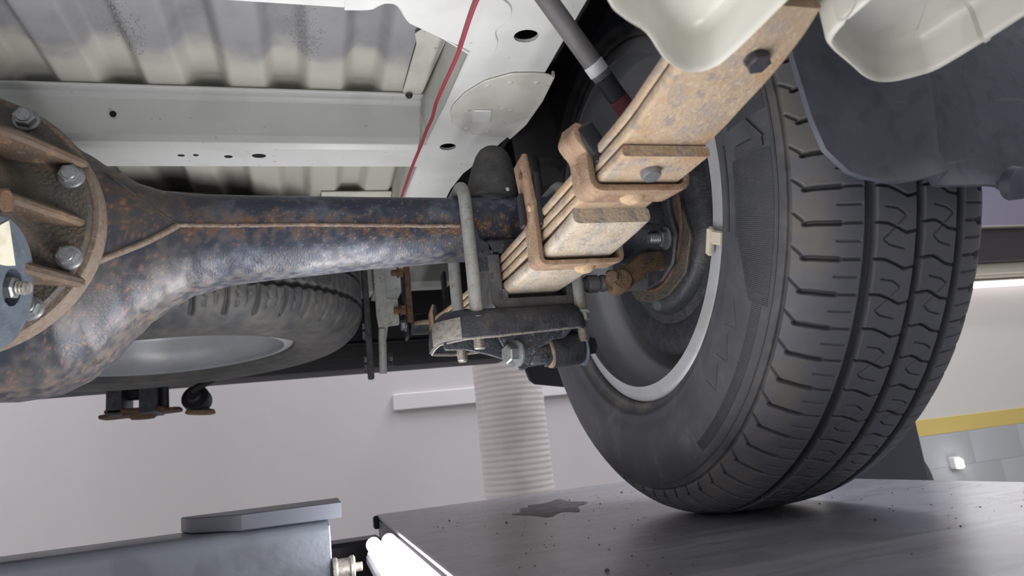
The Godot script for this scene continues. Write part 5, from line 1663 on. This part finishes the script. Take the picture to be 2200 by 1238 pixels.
	part("hook_plate", prism(round_corners(V2([0.1140, 0.445, 0.1140, 0.345, 0.1190, 0.300, 0.1290, 0.300, 0.1330, 0.3230, 0.1540, 0.3245, 0.1545, 0.372, 0.1340, 0.374, 0.1340, 0.445]), 0.004, 3), 0.004, 0.001, Transform3D(Basis(Vector3(1, 0, 0), Vector3(0, 0, 1), Vector3(0, 1, 0)), Vector3(0, 0, -1.250))), M.ubolt, hg)
	part("hook_rod", tube(V3([0.1225, 0.318, -1.247, 0.1205, 0.270, -1.247, 0.1190, 0.240, -1.247]), 0.0068, 16), M.ubolt, hg)
	part("rust_bar", box(Vector3(0.1740, 0.385, -1.245), Vector3(0.0105, 0.115, 0.012), 0.003), M.rust, hg)
	for y in [0.4195, 0.3500]:
		part("bar_bolt", join([bolt(Vector3(0.1560, y, -1.24), Vector3(1, 0, 0), 0.009, 0.010, 1.1), cyl(Vector3(0.1450, y, -1.24), Vector3(0.1565, y, -1.24), 0.0058, 14)]), M.rust, hg)
	var sk := thing("spring_shackle", "dark rear shackle holding the far end of the leaf spring", "shackle", Vector3(SX, 0.35, -1.32))
	part("shackle_plate", box(Vector3(SX - 0.040, 0.375, -1.33), Vector3(0.006, 0.130, 0.034), 0.003), M.black_metal, sk)
	part("shackle_plate", box(Vector3(SX + 0.040, 0.375, -1.33), Vector3(0.006, 0.130, 0.034), 0.003), M.black_metal, sk)
	part("shackle_eye", cyl(Vector3(SX - 0.036, 0.336, -1.315), Vector3(SX + 0.036, 0.336, -1.315), 0.020, 24, 0.002), M.black_metal, sk)
	part("shackle_pin", bolt(Vector3(SX - 0.043, 0.336, -1.315), Vector3.LEFT, 0.010, 0.010), M.zinc, sk)
	# white tank-like sheet behind the axle
	part("hook_mount", box(Vector3(0.105, 0.47, -1.46), Vector3(0.05, 0.085, 0.04), 0.008), M.white_dusty, hg)
	tag(part("rear_bracket", box(Vector3(0.235, 0.475, -1.46), Vector3(0.125, 0.070, 0.05), 0.010), M.white_dusty), "dusty white bracket under the floor behind the axle tube", "bracket")

func build_small() -> void:
	# red wire along the frame rail
	var w := spline(V3([0.1580, 0.4385, -0.330, 0.1470, 0.4380, -0.420, 0.1390, 0.4385, -0.4763, 0.1388, 0.4390, -0.5498, 0.1362, 0.4395, -0.5980, 0.1337, 0.4395, -0.6442, 0.1345, 0.4390, -0.6750, 0.1325, 0.4385, -0.7060, 0.1322, 0.4390, -0.7432, 0.1298, 0.4390, -0.8000, 0.1285, 0.4385, -0.8715, 0.1281, 0.4380, -0.9400, 0.130, 0.430, -1.05]), 6)
	tag(part("red_wire", tube(w, 0.0018, 10), M.red), "thin faded red wire running along the white frame rail", "wire")
	# grey conduit with a white band
	var cb := thing("brake_pipe", "grey round pipe with a white band crossing before the frame rail", "pipe", Vector3(0.21, 0.39, -0.45))
	var a := Vector3(0.1500, 0.4560, -0.425)
	var b := Vector3(0.2300, 0.3645, -0.458)
	var d := (b - a).normalized()
	part("pipe", tube(fillet(PackedVector3Array([Vector3(0.162, 0.4345, 0.10), Vector3(0.162, 0.4345, -0.385), a + d * 0.022, b]), 0.02, 6), 0.0078, 24), M.tube_grey, cb, 60.0)
	part("white_band", cyl(b - d * 0.014, b - d * 0.0045, 0.0083, 28, 0.0003), M.band, cb)
	part("dark_sleeve", cyl(b, b + d * 0.020, 0.0078, 28, 0.0006), M.plastic_dark, cb)
	part("red_sleeve", cyl(b + d * 0.020, b + d * 0.040, 0.0080, 28, 0.0006), M.red_dark, cb)
	# grit on the runway
	var rng := RandomNumberGenerator.new()
	rng.seed = 4
	var bits := []
	for k in 260:
		var x := rng.randf_range(0.14, 0.62)
		var z := rng.randf_range(-1.15, -0.36)
		var s := rng.randf_range(0.0003, 0.0009) if k > 14 else rng.randf_range(0.0010, 0.0020)
		bits.append(lathe([Vector2(0, 0), Vector2(s, 0), Vector2(s * 0.8, s * 0.8), Vector2(0, s)], 5, Transform3D(Basis(Vector3.UP, rng.randf() * TAU), Vector3(x, 0, z))))
	var gr := part("grit", join(bits), M.grime)
	tag(gr, "scattered grit and crumbs of dirt on the dark runway", "grit")
	gr.set_meta("kind", "stuff")
